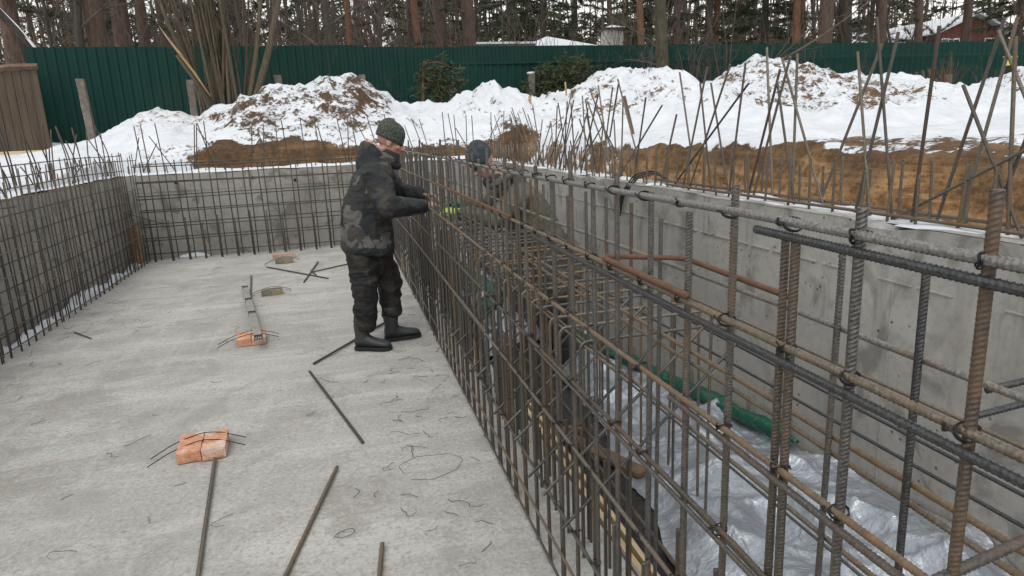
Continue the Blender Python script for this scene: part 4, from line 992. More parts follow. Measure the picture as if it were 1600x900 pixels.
mb = MB(); mb.add([(31.9, 31.6, 5.62), (34.6, 31.6, 6.66), (34.6, 40.3, 6.66), (31.9, 40.3, 5.62), (37.3, 31.6, 5.62), (37.3, 40.3, 5.62), (31.9, 31.6, 5.72), (34.6, 31.6, 6.78), (34.6, 40.3, 6.78), (31.9, 40.3, 5.72), (37.3, 31.6, 5.72), (37.3, 40.3, 5.72)], [(0, 1, 2, 3), (1, 4, 5, 2), (6, 9, 8, 7), (7, 8, 11, 10), (0, 6, 7, 1), (1, 7, 10, 4), (0, 3, 9, 6), (4, 10, 11, 5)]); rel(mb, H3, 'roof', M_SNOW)
for xx in (32.6, 35.5):
    mb = MB(); mb.box((xx, 31.93, 4.55), (xx+1.2, 31.99, 5.45)); w = rel(mb, H3, 'window', M_WHITE)
    for a in (0, 1, 2):
        mb = MB(); mb.box((xx+.07+a*.37, 31.9, 4.62), (xx+.38+a*.37, 31.94, 5.38)); o = relmb(mb, H3).build('pane', M_GLASS, w, smooth=False)
mb = MB(); mb.add([(29.6, 33, 4.7), (32.2, 33, 5.7), (32.2, 37, 5.7), (29.6, 37, 4.7), (29.6, 33, 4.9), (32.2, 33, 5.9), (32.2, 37, 5.9), (29.6, 37, 4.9)], [(3, 2, 1, 0), (4, 5, 6, 7), (0, 1, 5, 4), (2, 3, 7, 6), (1, 2, 6, 5), (3, 0, 4, 7)]); rel(mb, H3, 'lean_to_roof', M_SNOW)
mb = MB(); mb.box((29.8, 33.1, 1.7), (32.25, 36.9, 4.65)); rel(mb, H3, 'lean_to_wall', M_OLDWOOD)

# ------------------------------------------------------------------ trees
def limb(mb, p, d, L, r, q, wob=.12, K=5, n=5, tip=.35, droop=0):
    P = [np.array(p, float)]; d = np.array(d, float); d /= np.linalg.norm(d)
    for i in range(n):
        d = d+np.array([q.gauss(0, wob), q.gauss(0, wob), q.gauss(0, wob*.6)-droop]); d /= np.linalg.norm(d); P.append(P[-1]+d*L/n)
    mb.tube(P, np.linspace(r, r*tip, n+1), K, cap=False); return P, d
def spread(mb, P, d, r, L, q, level, n, K=3, up=.2, ang=.9, mat_i=0):
    """side shoots along a limb"""
    for k in range(n):
        t = q.uniform(.2, 1); i = min(len(P)-2, int(t*(len(P)-1))); f = t*(len(P)-1)-i; b = P[i]*(1-f)+P[i+1]*f
        dd = (P[i+1]-P[i])/np.linalg.norm(P[i+1]-P[i]); v = np.array([q.gauss(0, 1), q.gauss(0, 1), q.gauss(up, .7)]); v /= np.linalg.norm(v)
        nd = dd*math.cos(ang)+v*math.sin(ang); ll = L*q.uniform(.5, 1.1)*(1.15-t*.5)
        P2, d2 = limb(mb, b, nd, ll, r*(1-t*.5), q, .16, K, 4)
        if level > 0: spread(mb, P2, d2, r*.5, ll*.5, q, level-1, max(3, n-2), 3, up, ang)
def tufts(mb, P, q, n, size, w, flat=.5):
    V, F = [], []
    for k in range(n):
        t = q.uniform(.25, 1)*(len(P)-1); i = min(len(P)-2, int(t)); b = P[i]+(P[i+1]-P[i])*(t-i)
        for j in range(6):
            v = np.array([q.gauss(0, 1), q.gauss(0, 1), q.gauss(0, flat)]); v /= np.linalg.norm(v); s = np.cross(v, [q.gauss(0, 1), q.gauss(0, 1), q.gauss(0, 1)]); s /= np.linalg.norm(s)+1e-9
            a = b+v*size*.1; e = b+v*size*q.uniform(.7, 1.2); o = len(V); V += [a-s*w, a+s*w, e+s*w*.2, e-s*w*.2]; F.append((o, o+1, o+2, o+3))
    mb.add(V, F, 1)
def make_pine(seed, bark, h=13.0, r=.22, green=.5, low=1.2):
    q = random.Random(seed); t = MB(); P = []
    lx, ly = q.gauss(0, .012), q.gauss(0, .012)
    for i in range(15):
        z = h*i/14; P.append(np.array((lx*z+.04*math.sin(i*.9+seed), ly*z+.04*math.cos(i*.7+seed), z)))
    th = np.arange(14)
    rad = np.array([r*(1.25 if i == 0 else 1)*(1-.55*i/14) for i in range(15)])
    Pr, s = resample(P, .25); rad = np.interp(s, s[-1]*np.arange(15)/14, rad)
    ang = np.arange(14)*2*math.pi/14; rr = rad[:, None]*(1+.09*fbm(np.cos(ang)[None, :]*3, np.sin(ang)[None, :]*3, s[:, None]*1.2, seed, 3))
    t.tube(Pr, rr, 14, cap=False); c = MB()
    nb = 34
    for k in range(nb):
        z = low+(h-low)*((k+q.random())/nb)**.9; i = min(13, int(z/h*14)); b = P[i]+(P[i+1]-P[i])*(z/h*14-i); a = q.uniform(0, 6.28)
        live = q.random() < green*min(1, (z-low)/2.0+.25); L = q.uniform(.8, 1.9)*(1.3 if live else .8)
        B_, d = limb(c, b, (math.cos(a), math.sin(a), q.uniform(-.25, .3)), L, .028 if live else .018, q, .1, 4, 5, .3, .03)
        spread(c, B_, d, .009, .5, q, 0, 9 if live else 6, 3, .0)
        if live: tufts(c, B_, q, 60, .17, .011)
    return t.mesh('trunk', bark), c.mesh('crown', [M_TWIG, M_NEEDLE], False)
def make_spruce(seed, h=11.0):
    q = random.Random(seed); t = MB(); t.tube([(0, 0, h*i/8) for i in range(9)], np.linspace(.17, .03, 9), 9, cap=False); c = MB()
    for k in range(90):
        z = .8+(h-1)*k/90; a = k*2.4+q.gauss(0, .4); L = (1-z/h)*2.6*q.uniform(.7, 1.1)+.3
        B_, d = limb(c, (0, 0, z), (math.cos(a), math.sin(a), .05), L, .022, q, .07, 3, 5, .3, .07)
        tufts(c, B_, q, int(20+L*20), .2, .014, .5)
    return t.mesh('trunk', M_BARK), c.mesh('crown', [M_TWIG, M_NEEDLE], False)
def make_bare(seed, h=9.0, r=.09, leafy=0, bark=None, nb=20, lean=.03):
    q = random.Random(seed); t = MB(); c = MB()
    P, d = limb(t, (0, 0, 0), (q.gauss(0, lean), q.gauss(0, lean), 1), h, r, q, .05, 9, 12, .25)
    for k in range(nb):
        tt = .12+.86*(k+q.random())/nb; i = min(11, int(tt*12)); b = P[i]+(P[i+1]-P[i])*(tt*12-i); a = q.uniform(0, 6.28); L = q.uniform(1.0, 2.6)*(1.15-tt*.6)
        B_, d = limb(c, b, (math.cos(a), math.sin(a), q.uniform(.25, 1.1)), L, r*.32*(1.1-tt*.7)+.006, q, .14, 4, 6, .25)
        spread(c, B_, d, .010, L*.45, q, 1, 7, 3, .35)
        if leafy: tufts(c, B_, q, leafy, .09, .03, 1)
    return t.mesh('trunk', bark or M_BARK), c.mesh('crown', [M_TWIG, M_DRYLEAF], False)
PINES = [make_pine(1, M_PINE, 14, .24, .35, 2.5), make_pine(2, M_PINE, 13, .19, .55, 1.6), make_pine(3, M_PINEORANGE, 14, .17, .3, 3.5), make_pine(4, M_BARK, 12, .16, .8, 1.0)]
SPR = [make_spruce(11), make_spruce(12, 13)]
BARE = [make_bare(21, 9, .09), make_bare(22, 8, .07, 0, None, 24), make_bare(23, 10, .11, 0), make_bare(24, 7, .06, 14), make_bare(25, 8.5, .06, 0, M_HAZEL, 26, .12)]
def tree(name, meshes, x, y, label, group, s=1.0, sz=None, z=None, lean=(0, 0)):
    r = thing(name, (x, y, (gz(x, y) if z is None else z)-.05), label, 'tree', group); r.rotation_euler = (lean[0], lean[1], rng.uniform(0, 6.28)); r.scale = (s, s, sz or s)
    link('trunk', meshes[0], r); link('crown', meshes[1], r); return r
GP = 'trees of the wood behind the fence'
def at_px(px, Y): p = on_y(px, 60, Y); return p.x
spec = [('pine_tree', PINES[0], 152, 20, 1.15, 'thick reddish grey pine trunk behind the left end of the fence'), ('pine_tree', PINES[1], 182, 22, .8, 'slim pine close beside the thick pine at the left'), ('pine_tree', PINES[1], 196, 25, .9, 'third pine trunk right of the thick one at the left'), ('pine_tree', PINES[0], 225, 24, .8, 'reddish pine between the slim pines and the hazel stems'), ('bare_tree', BARE[2], 108, 19.5, 1.0, 'forked dark bare tree just left of the thick pine'), ('pine_tree', PINES[0], 22, 24, 1.2, 'broad reddish pine at the far left edge above the gate'), ('bare_tree', BARE[0], 80, 22, .8, 'thin dark bare tree left of the forked one'),
        ('pine_tree', PINES[0], 735, 22, .95, 'thick dark trunk just left of the snowy outbuilding roof'), ('pine_tree', PINES[0], 690, 24, .8, 'brown trunk left of the thick dark one'), ('pine_tree', PINES[2], 655, 26, .9, 'slimmer trunk above the small evergreen sapling'), ('bare_tree', BARE[2], 525, 19, .85, 'bare dark tree rising behind the fence right of the hazel'), ('bare_tree', BARE[1], 560, 21, .9, 'slender bare tree in the bright gap of the wood'), ('bare_tree', BARE[0], 590, 23, 1.0, 'bare tree standing in the middle of the bright gap'),
        ('pine_tree', PINES[2], 1003, 24, .85, 'orange-barked pine just left of the big dark trunk'), ('pine_tree', PINES[2], 1117, 25, .9, 'orange pine standing between the big dark trunk and the thick dark pair'), ('pine_tree', PINES[2], 1243, 23, .95, 'orange-brown pine left of the thick dark trunk on the right'), ('pine_tree', PINES[0], 1287, 22, 1.15, 'very thick dark trunk in the right half of the wood'), ('pine_tree', PINES[3], 1318, 24, 1.7, 'mossy green-brown trunk right of the very thick one'), ('pine_tree', PINES[0], 1375, 27, 1.1, 'reddish trunk between the mossy trunk and the grey one'), ('pine_tree', PINES[0], 1436, 24, .75, 'grey trunk left of the red house'), ('pine_tree', PINES[0], 1508, 26, .9, 'grey trunk standing in front of the red house'),
        ('spruce_tree', SPR[0], 850, 36, 1.25, 'dark spruce directly above the snowy hipped roof'), ('spruce_tree', SPR[1], 900, 40, 1.1, 'dark spruce behind the pale chimney'), ('spruce_tree', SPR[0], 800, 38, 1.1, 'dark spruce above the flat snowy outbuilding roof'), ('spruce_tree', SPR[1], 1360, 34, 1.1, 'dark spruce behind the reddish and mossy trunks at the right'), ('spruce_tree', SPR[0], 1590, 30, 1.2, 'dark spruce right of the red house'), ('spruce_tree', SPR[1], 1540, 46, 1.2, 'tall spruce behind the red house')]
for (nm, me, px, Y, s, lab) in spec: tree(nm, me, at_px(px, Y), Y, lab, None, s)
for k in range(165):
    Y = rng.uniform(22, 58); a = R(rng.uniform(-25, 54)); x = Y*math.tan(a)
    if 29 < Y < 42 and (6 < x < 14 or 29 < x < 38): continue
    if 22 < Y < 31 and (-.5 < math.degrees(a) < 2 or 11.5 < math.degrees(a) < 21 or 44 < math.degrees(a) < 49): continue
    u = rng.random(); gap = -6 < math.degrees(a) < 7
    if u < (.18 if gap else .33): me, nm, lab = PINES[rng.randrange(4)], 'pine_tree', 'pine trunk among many others in the wood behind the green fence'
    elif u < (.18 if gap else .38): me, nm, lab = SPR[rng.randrange(2)], 'spruce_tree', 'dark spruce among the trees of the wood behind the green fence'
    else: me, nm, lab = BARE[rng.randrange(4)], 'bare_tree', 'bare leafless tree among the trees of the wood behind the green fence'
    tree(nm, me, x, Y, lab, GP, rng.uniform(.75, 1.15))
# the far wood that closes the view
mb = MB(); q = random.Random(5)
for k in range(620):
    Y = q.uniform(50, 92); a = R(q.uniform(-27, 56)); x = Y*math.tan(a); h = q.uniform(9, 17); P, d = limb(mb, (x, Y, 1.8), (q.gauss(0, .03), 0, 1), h, q.uniform(.08, .2), q, .03, 4, 5, .4)
    for j in range(12):
        i = q.randrange(1, 5); B_, d = limb(mb, P[i], (q.gauss(0, 1), q.gauss(0, .5), q.uniform(-.1, .7)), q.uniform(1.2, 3.5), .035, q, .15, 3, 4)
        if k % 3 == 0: tufts(mb, B_, q, 7, .7, .09)
tag(mb.build('distant_wood', [M_TWIG, M_NEEDLE], smooth=False), kind='stuff')
# undergrowth twigs right behind the fence
mb = MB()
for k in range(420):
    Y = q.uniform(18.5, 42); a = R(q.uniform(-24, 52)); x = Y*math.tan(a)
    for j in range(3):
        P, d = limb(mb, (x+q.gauss(0, .2), Y, 1.7), (q.gauss(0, .25), q.gauss(0, .25), 1), q.uniform(2.2, 5), .014, q, .09, 3, 6); spread(mb, P, d, .006, .8, q, 0, 7, 3)
tag(mb.build('undergrowth', M_TWIG, smooth=False), kind='stuff')

# multi-stemmed hazel with one torn stem
HZ = thing('hazel_shrub', (-1.93, 14.35, 2.2), 'large many-stemmed leafless hazel with one torn stem, in front of the green fence', 'shrub')
q = random.Random(3); hz = HZ.location
for k in range(40):
    b = np.array((q.gauss(0, .17), q.gauss(0, .12), -.15)); top = np.array((b[0]*2.2+q.gauss(0.05, .42), b[1]*2+q.gauss(0, .35), q.uniform(3.4, 5)))
    mid = b*.5+top*.5+np.array((q.gauss(0, .06), q.gauss(0, .06), 0)); P = resample(fillet([b, mid, top], .8), .25)[0]
    mb = MB(); mb.tube(P, np.linspace(q.uniform(.015, .036), .010, len(P)), 7, cap=False)
    spread(mb, list(P), None, .007, .8, q, 1, 7, 3, .5, .6); mb.build('stem', M_HAZEL, HZ)
for (x1, z1, x0, r) in ((1.28, 2.2, .45, .07), (.95, 2.3, .38, .05), (-.75, 1.5, -.2, .05)):
    mb = MB(); P = resample(fillet([(x0, -.1, -.1), ((x0+x1)*.5+.02, -.12, z1*.45), (x1, -.2, z1), (x1*1.25, -.25, z1+1.0)], .3), .15)[0]; mb.tube(P, np.linspace(r, r*.55, len(P)), 8, cap=False); spread(mb, list(P), None, .01, .9, q, 0, 6, 3, .4); mb.build('stem', M_HAZEL, HZ)
mb = MB(); mb.tube([(-.15, -.15, .0), (-.4, -.2, .5), (-.68, -.22, 1.0)], [.05, .045, .04], 8); mb.build('stem', M_HAZEL, HZ)
mb = MB(); mb.tube([(-.2, -.25, .25), (-.42, -.3, .68), (-.62, -.3, 1.02), (-.78, -.3, 1.28), (-.9, -.3, 1.5)], [.03, .05, .06, .04, .004], 6, sy=.45); mb.build('torn_wood', M_SPLINTER, HZ)
# big dark trunk in front of the fence
BT = thing('bare_tree', (7.58, 15.0, gz(7.58, 15)-.1), 'big dark mossy trunk standing in front of the green fence, right of centre', 'tree')
tm, cm = make_bare(31, 9, .165, 0, m_bark('mossy_bark', (.022, .02, .012), (.085, .075, .042)), 9, .01); link('trunk', tm, BT)
mb = MB(); q = random.Random(32)
for k in range(20):
    z = q.uniform(.6, 6); a = q.uniform(0, 6.28); B_, d = limb(mb, (0, 0, z), (math.cos(a), math.sin(a)*.6, q.uniform(.2, .9)), q.uniform(1, 2.4), .025, q, .14, 4, 6); spread(mb, B_, d, .008, .9, q, 1, 6, 3)
mb.build('branches', M_TWIG, BT, smooth=False)
def thin_stems(name, loc, n, h, sp, label, m, cat='shrub', r=.012, sub=6, seed=0, lean=(0, 0)):
    T = thing(name, loc, label, cat); q = random.Random(seed)
    mb = MB()
    for k in range(n):
        P, d = limb(mb, (q.gauss(0, .08), q.gauss(0, .08), -.1), (q.gauss(lean[0], sp), q.gauss(lean[1], sp), 1), h*q.uniform(.6, 1.1), r, q, .08, 5, 7); spread(mb, P, d, r*.5, h*.28, q, 1, sub, 3)
    mb.build('stems', m, T, smooth=False); return T
def gp(px, Y): p = on_y(px, 120, Y); return (p.x, Y, gz(p.x, Y))
thin_stems('bare_shrub', gp(1085, 15.2), 7, 2.6, .25, 'bare thin shrub between the big dark trunk and the tall snow heap', M_TWIG, seed=1)
thin_stems('bare_shrub', gp(1010, 13.4), 8, 1.0, .3, 'small bare shrub at the foot of the big dark trunk', M_TWIG, r=.006, seed=2)
thin_stems('bare_shrub', gp(980, 16.2), 8, 1.9, .3, 'bare twiggy shrub against the green fence left of the big dark trunk', M_TWIG, r=.008, seed=3)
thin_stems('dry_bush', gp(1480, 15.6), 26, 1.2, .3, 'dense dry reddish brown bush near the right end of the fence', M_REDTWIG, r=.007, sub=4, seed=4)
thin_stems('bare_shrub', gp(1140, 15.4), 5, 3.4, .22, 'tall thin shrub leaning right above the tall snow heap', M_HAZEL, r=.022, seed=5, lean=(.35, 0))
thin_stems('bare_shrub', gp(500, 16.3), 5, 1.8, .3, 'thin drooping shrub against the fence behind the largest snow heap', M_TWIG, r=.007, seed=6)
for i, (px, yy, n, h, lb) in enumerate(((1062, 15.9, 9, 2.2, 'low twiggy shrub directly right of the big dark trunk'), (1110, 16.3, 9, 2.4, 'twiggy shrub against the fence left of the tall snow heap'), (1265, 16.2, 8, 2.3, 'leafless shrub against the fence right of the tall snow heap'), (1330, 16.4, 7, 2.0, 'leafless shrub against the fence behind the stony heap'), (930, 16.5, 8, 2.0, 'twiggy shrub against the fence just right of the evergreen heap'), (610, 16.5, 6, 1.7, 'sparse twigs against the fence right of the largest snow heap'), (1545, 15.8, 9, 1.5, 'bushy twigs at the foot of the small yellow box'))):
    thin_stems('bare_shrub', gp(px, yy), n, h, .3, lb, M_TWIG, r=.009, sub=9, seed=40+i)
SP = thing('sapling', (1.98, 15.5, gz(1.98, 15.5)-.05), 'thin reddish-stemmed sapling with dark evergreen sprays against the fence', 'tree')
mb = MB(); mb.tube([(-.04, 0, 0), (.02, 0, .4), (.05, 0, .8), (.1, 0, 1.25)], [.045, .04, .034, .02], 7); mb.tube([(.1, 0, 1.2), (.4, 0, 1.22), (.95, 0, 1.0)], [.02, .014, .006], 5); mb.tube([(.4, -.1, -.05), (.42, -.1, .6)], [.05, .04], 7); mb.build('trunk', M_REDTWIG, SP)
def fol(name, root, blobs, n, size, w, m, seed):
    q = random.Random(seed); mb = MB()
    for (cx, cy, cz, rx, ry, rz) in blobs:
        for k in range(n):
            while True:
                v = np.array([q.uniform(-1, 1) for _ in range(3)])
                if v@v < 1: break
            b = np.array((cx+v[0]*rx, cy+v[1]*ry, cz+v[2]*rz)); P, d = limb(mb, b, (v[0]+q.gauss(0, .5), v[1]-.2, v[2]*.5+q.gauss(.1, .4)), size*2.5, .005, q, .2, 3, 3); tufts(mb, P, q, 5, size, w)
    return mb.build(name, [M_TWIG, m], root, smooth=False)
fol('foliage', SP, [(.45, -.05, 1.0, .33, .2, .25), (.25, 0, .75, .25, .2, .25), (.65, -.05, .6, .25, .2, .2), (.35, 0, .15, .4, .2, .2)], 34, .11, .012, M_BUSH, 5)
EB = thing('evergreen_heap', (5.5, 16.3, 1.9), 'rounded heap of dark evergreen branches piled against the green fence', 'bush')
fol('foliage', EB, [(0.05, 0, .75, .62, .4, .6), (.4, 0, .55, .5, .35, .5), (-.4, .05, .45, .4, .3, .4)], 120, .13, .012, M_BUSH, 8)
EB2 = thing('cut_branch', (4.1, 14.9, gz(4.1, 14.9)), 'cut evergreen branch with a pale curved stem lying on the snow', 'branch')
mb = MB(); mb.tube(resample(fillet([(-.55, -.1, .12), (-.2, -.1, .28), (.2, -.1, .26), (.5, -.1, .08)], .2), .06)[0], .03, 6); mb.build('stem', M_SPLINTER, EB2)
fol('foliage', EB2, [(-.6, 0, .1, .25, .2, .12), (.1, .1, .05, .5, .25, .12), (.5, .1, .0, .3, .2, .1)], 26, .10, .012, M_BUSH, 9)
def stake(px0, py0, px1, py1, Y, r, m, label, cat='stick'):
    a, b_ = on_y(px0, py0, Y), on_y(px1, py1, Y); a = a+(a-b_)*.3
    mb = MB(); mid = (a+b_)*.5+Vector((rng.gauss(0, .01), 0, 0)); mb.tube(resample(fillet([a, mid, b_], .1), .08)[0], r, 6); return tag(mb.build('stick', m), label, cat)
stake(885, 150, 883, 128, 13.2, .018, M_SPLINTER, 'pale broken stick standing upright in the snow left of the dark trunk')
stake(829, 165, 828, 150, 12.8, .03, M_SPLINTER, 'short thick pale stump standing in the snow below the cut branch')
stake(993, 240, 975, 150, 9.5, .025, M_OLDWOOD, 'brown stick leaning among the bars at the foot of the round snow heap')
mb = MB(); q = random.Random(12); a, b_, c, d_ = (on_y(1205, 102, 15.4), on_y(1255, 75, 15.2), on_y(1300, 45, 15), on_y(1372, -8, 14.8)); P = resample(fillet([a, b_, c, d_], .4), .12)[0]; mb.tube(P, np.linspace(.035, .012, len(P)), 6); spread(mb, list(P), None, .008, .9, q, 1, 8, 3)
tag(mb.build('bare_branch', M_HAZEL), 'long bare branch rising to the right above the tall snow heap', 'branch')
mb = MB(); a, b_, c = on_y(-10, 10, 18), on_y(30, 50, 18), on_y(62, 88, 18); P = resample([a, b_, c], .12)[0]; mb.tube(P, np.linspace(.1, .07, len(P)), 8); P2 = P+np.array((0, -.02, .075)); mb.tube(P2, .045, 6, 1)
tag(mb.build('leaning_trunk', [M_BARK, M_SNOW]), 'dark snow-dusted trunk leaning over the left end of the green fence', 'tree')

# ------------------------------------------------------------------ people
def capsule(mb, a, b, ra, rb, K=14, n=6, sy=1.0):
    a, b = np.array(a, float), np.array(b, float); L = np.linalg.norm(b-a); u = (b-a)/(L+1e-9); P, Rr = [], []
    for t in np.linspace(-math.pi/2, 0, 5): P.append(a+u*ra*math.sin(t)); Rr.append(max(ra*math.cos(t), 1e-4))
    for t in np.linspace(0, 1, n)[1:-1]: P.append(a+(b-a)*t); Rr.append(ra+(rb-ra)*t)
    for t in np.linspace(0, math.pi/2, 5): P.append(b+u*rb*math.sin(t)); Rr.append(max(rb*math.cos(t), 1e-4))
    mb.tube(P, Rr, K, cap=True, sy=sy)
def ellipsoid(mb, c, r, M=None, K=18, n=12):
    th, ph = np.meshgrid(np.arange(K)*2*math.pi/K, np.linspace(.001, math.pi-.001, n)); V = np.stack([r[0]*np.cos(th)*np.sin(ph), r[1]*np.sin(th)*np.sin(ph), r[2]*np.cos(ph)], -1).reshape(-1, 3)
    if M is not None: V = V @ np.array(M.to_3x3()).T
    idx = np.arange(n*K).reshape(n, K); nx = np.roll(idx, -1, 1)
    mb.add(V+np.array(c), np.stack([idx[:-1], idx[1:], nx[1:], nx[:-1]], -1).reshape(-1, 4).tolist()+[list(range(K)), list(range((n-1)*K, n*K))[::-1]])
def stack(mb, rings, K=28):
    """closed loft through ellipses (cx, cy, cz, rx, ry, tilt)"""
    V = []; th = np.arange(K)*2*math.pi/K
    for (cx, cy, cz, rx, ry, tl) in rings:
        x = rx*np.sign(np.cos(th))*np.abs(np.cos(th))**.85; V.append(np.stack([cx+x*math.cos(tl), cy+ry*np.sign(np.sin(th))*np.abs(np.sin(th))**.85, cz+x*math.sin(tl)], -1))
    V = np.concatenate(V); n = len(rings); idx = np.arange(n*K).reshape(n, K); nx = np.roll(idx, -1, 1)
    mb.add(V, np.stack([idx[:-1], nx[:-1], nx[1:], idx[1:]], -1).reshape(-1, 4).tolist()+[list(range(K))[::-1], list(range((n-1)*K, n*K))])
def fuse(mb, name, m, parent, voxel, smooth=4, wr=0, wscale=9, seed=0, stretch=(1, 1, 1)):
    """merge overlapping closed shapes into ONE continuous skin, smooth it, then add cloth folds"""
    base = np.array(parent.location); mb.v = [v-base for v in mb.v]
    me = mb.mesh(name, m); tmp = bpy.data.objects.new('tmp', me); COL.objects.link(tmp)
    md = tmp.modifiers.new('r', 'REMESH'); md.mode = 'VOXEL'; md.voxel_size = voxel
    ms = tmp.modifiers.new('s', 'SMOOTH'); ms.factor = .5; ms.iterations = smooth
    dg = bpy.context.evaluated_depsgraph_get(); out = bpy.data.meshes.new_from_object(tmp.evaluated_get(dg)); bpy.data.objects.remove(tmp)
    n = len(out.vertices); co = np.zeros(n*3); out.vertices.foreach_get('co', co); co = co.reshape(-1, 3)
    if wr:
        no = np.zeros(n*3); out.vertices.foreach_get('normal', no); no = no.reshape(-1, 3)
        x, y, z = (co*np.array(stretch)*wscale).T
        w = (1-np.abs(noise3(x+.6*noise3(x*.7, y*.7, z*.7, seed+4), y, z, seed)))**2-.45
        w = w+.5*((1-np.abs(noise3(x*2.1, y*2.1, z*2.1, seed+2)))**2-.45)
        co = co+no*(w*wr)[:, None]; out.vertices.foreach_set('co', co.reshape(-1))
    out.materials.clear(); out.materials.append(m); out.polygons.foreach_set('use_smooth', [True]*len(out.polygons)); out.update(); out.name = name
    return link(name, out, parent)
def hand(mb, wrist, d, palm_n, size=1.0, curl=.6, thumb_side=1):
    """palm, four unequal bent fingers and a thumb leaving the side of the palm"""
    w = Vector(wrist); d = Vector(d).normalized(); n = Vector(palm_n).normalized(); n = (n-d*n.dot(d)).normalized(); s = d.cross(n)*thumb_side
    k = size
    for t in (-.026, -.009, .009, .026): capsule(mb, w+s*t*.75*k, w+d*.085*k+s*t*k, .016*k, .0125*k, 10, 4)
    for t, L in ((.029, .072), (.0095, .082), (-.0105, .077), (-.029, .06)):
        a = w+d*.085*k+s*t*k; dd = d.copy(); r = .0092*k
        for seg, f in enumerate((.45, .32, .23)):
            dd = (dd*math.cos(curl*(.55+.25*seg))+n*math.sin(curl*(.55+.25*seg))).normalized(); b = a+dd*L*f*k; capsule(mb, a, b, r, r*.92, 9, 3); a = b; r *= .92
    a = w+d*.03*k+s*.028*k; b = a+(d*.6+s*.75+n*.35).normalized()*.042*k; c = b+(d*.9+s*.15+n*.5).normalized()*.032*k; capsule(mb, a, b, .0125*k, .0105*k, 9, 3); capsule(mb, b, c, .0105*k, .009*k, 9, 3)
def head(mb, c, fwd, up, k=1.0):
    """skull, jaw, nose, lips, brow, ears"""
    f = Vector(fwd).normalized(); u = Vector(up); u = (u-f*u.dot(f)).normalized(); s = u.cross(f); c = Vector(c)
    M = Matrix((f, s, u)).transposed()
    P = lambda x, y, z: c+f*x*k+s*y*k+u*z*k
    ellipsoid(mb, P(-.012, 0, .035), (.098*k, .077*k, .098*k), M); ellipsoid(mb, P(.028, 0, -.045), (.066*k, .058*k, .075*k), M)
    capsule(mb, P(.05, -.02, -.088), P(.05, .02, -.088), .026*k, .026*k)           # chin
    capsule(mb, P(.088, 0, .012), P(.112, 0, -.028), .012*k, .016*k)                # nose
    for y in (-1, 1):
        capsule(mb, P(.105, y*.012, -.03), P(.1, y*.014, -.03), .010*k, .010*k)
        capsule(mb, P(.082, y*.014, .028), P(.07, y*.05, .026), .012*k, .012*k)     # brow
        ellipsoid(mb, P(.062, y*.045, -.022), (.025*k, .022*k, .022*k), M)          # cheek
        ellipsoid(mb, P(-.005, y*.079, -.01), (.022*k, .010*k, .033*k), M)          # ear
        capsule(mb, P(.092, 0, -.052), P(.082, y*.024, -.056), .009*k, .006*k); capsule(mb, P(.09, 0, -.066), P(.08, y*.02, -.064), .010*k, .006*k)
    return P, M
def face_bits(parent, P, k=1.0):
    base = np.array(parent.location)
    for y in (-1, 1):
        mb = MB(); ellipsoid(mb, np.array(P(.082, y*.031, .008))-base, (.0115*k,)*3, None, 12, 8); mb.build('eye', M_WHITE, parent)
        mb = MB(); ellipsoid(mb, np.array(P(.0915, y*.0325, .006))-base, (.005*k,)*3, None, 10, 6); mb.build('iris', M_TAPE, parent)
        mb = MB(); mb.tube([np.array(P(.093, y*.015, .026))-base, np.array(P(.09, y*.035, .031))-base, np.array(P(.075, y*.055, .026))-base], .004*k, 6); mb.build('eyebrow', M_TWIG, parent)
def cap(mb, P, k, tall=.125, z0=.018, flare=1.0):
    """knitted cap pulled over the skull, open underneath"""
    K = 32; V = []; n = 14
    prof = [(1.0, z0-.004), (1.06, z0), (1.07, z0+.03), (1.05, z0+.055)]+[(1.06*math.cos(a)**.75, z0+.055+tall*.72*math.sin(a)) for a in np.linspace(.12, math.pi/2-.02, 9)]
    for (sc, z) in prof:
        for t in range(K):
            a = 2*math.pi*t/K; rb = 1+.008*math.sin(a*16)*(z < z0+.05); V.append(P(-.012+.106*sc*math.cos(a)*rb, .088*sc*math.sin(a)*rb, z+.012*math.cos(a)*(-1)+(.0 if z > z0+.05 else 0)))
    n = len(prof); idx = np.arange(n*K).reshape(n, K); nx = np.roll(idx, -1, 1)
    mb.add([tuple(v) for v in V], np.stack([idx[:-1], nx[:-1], nx[1:], idx[1:]], -1).reshape(-1, 4).tolist()+[list(range((n-1)*K, n*K))])
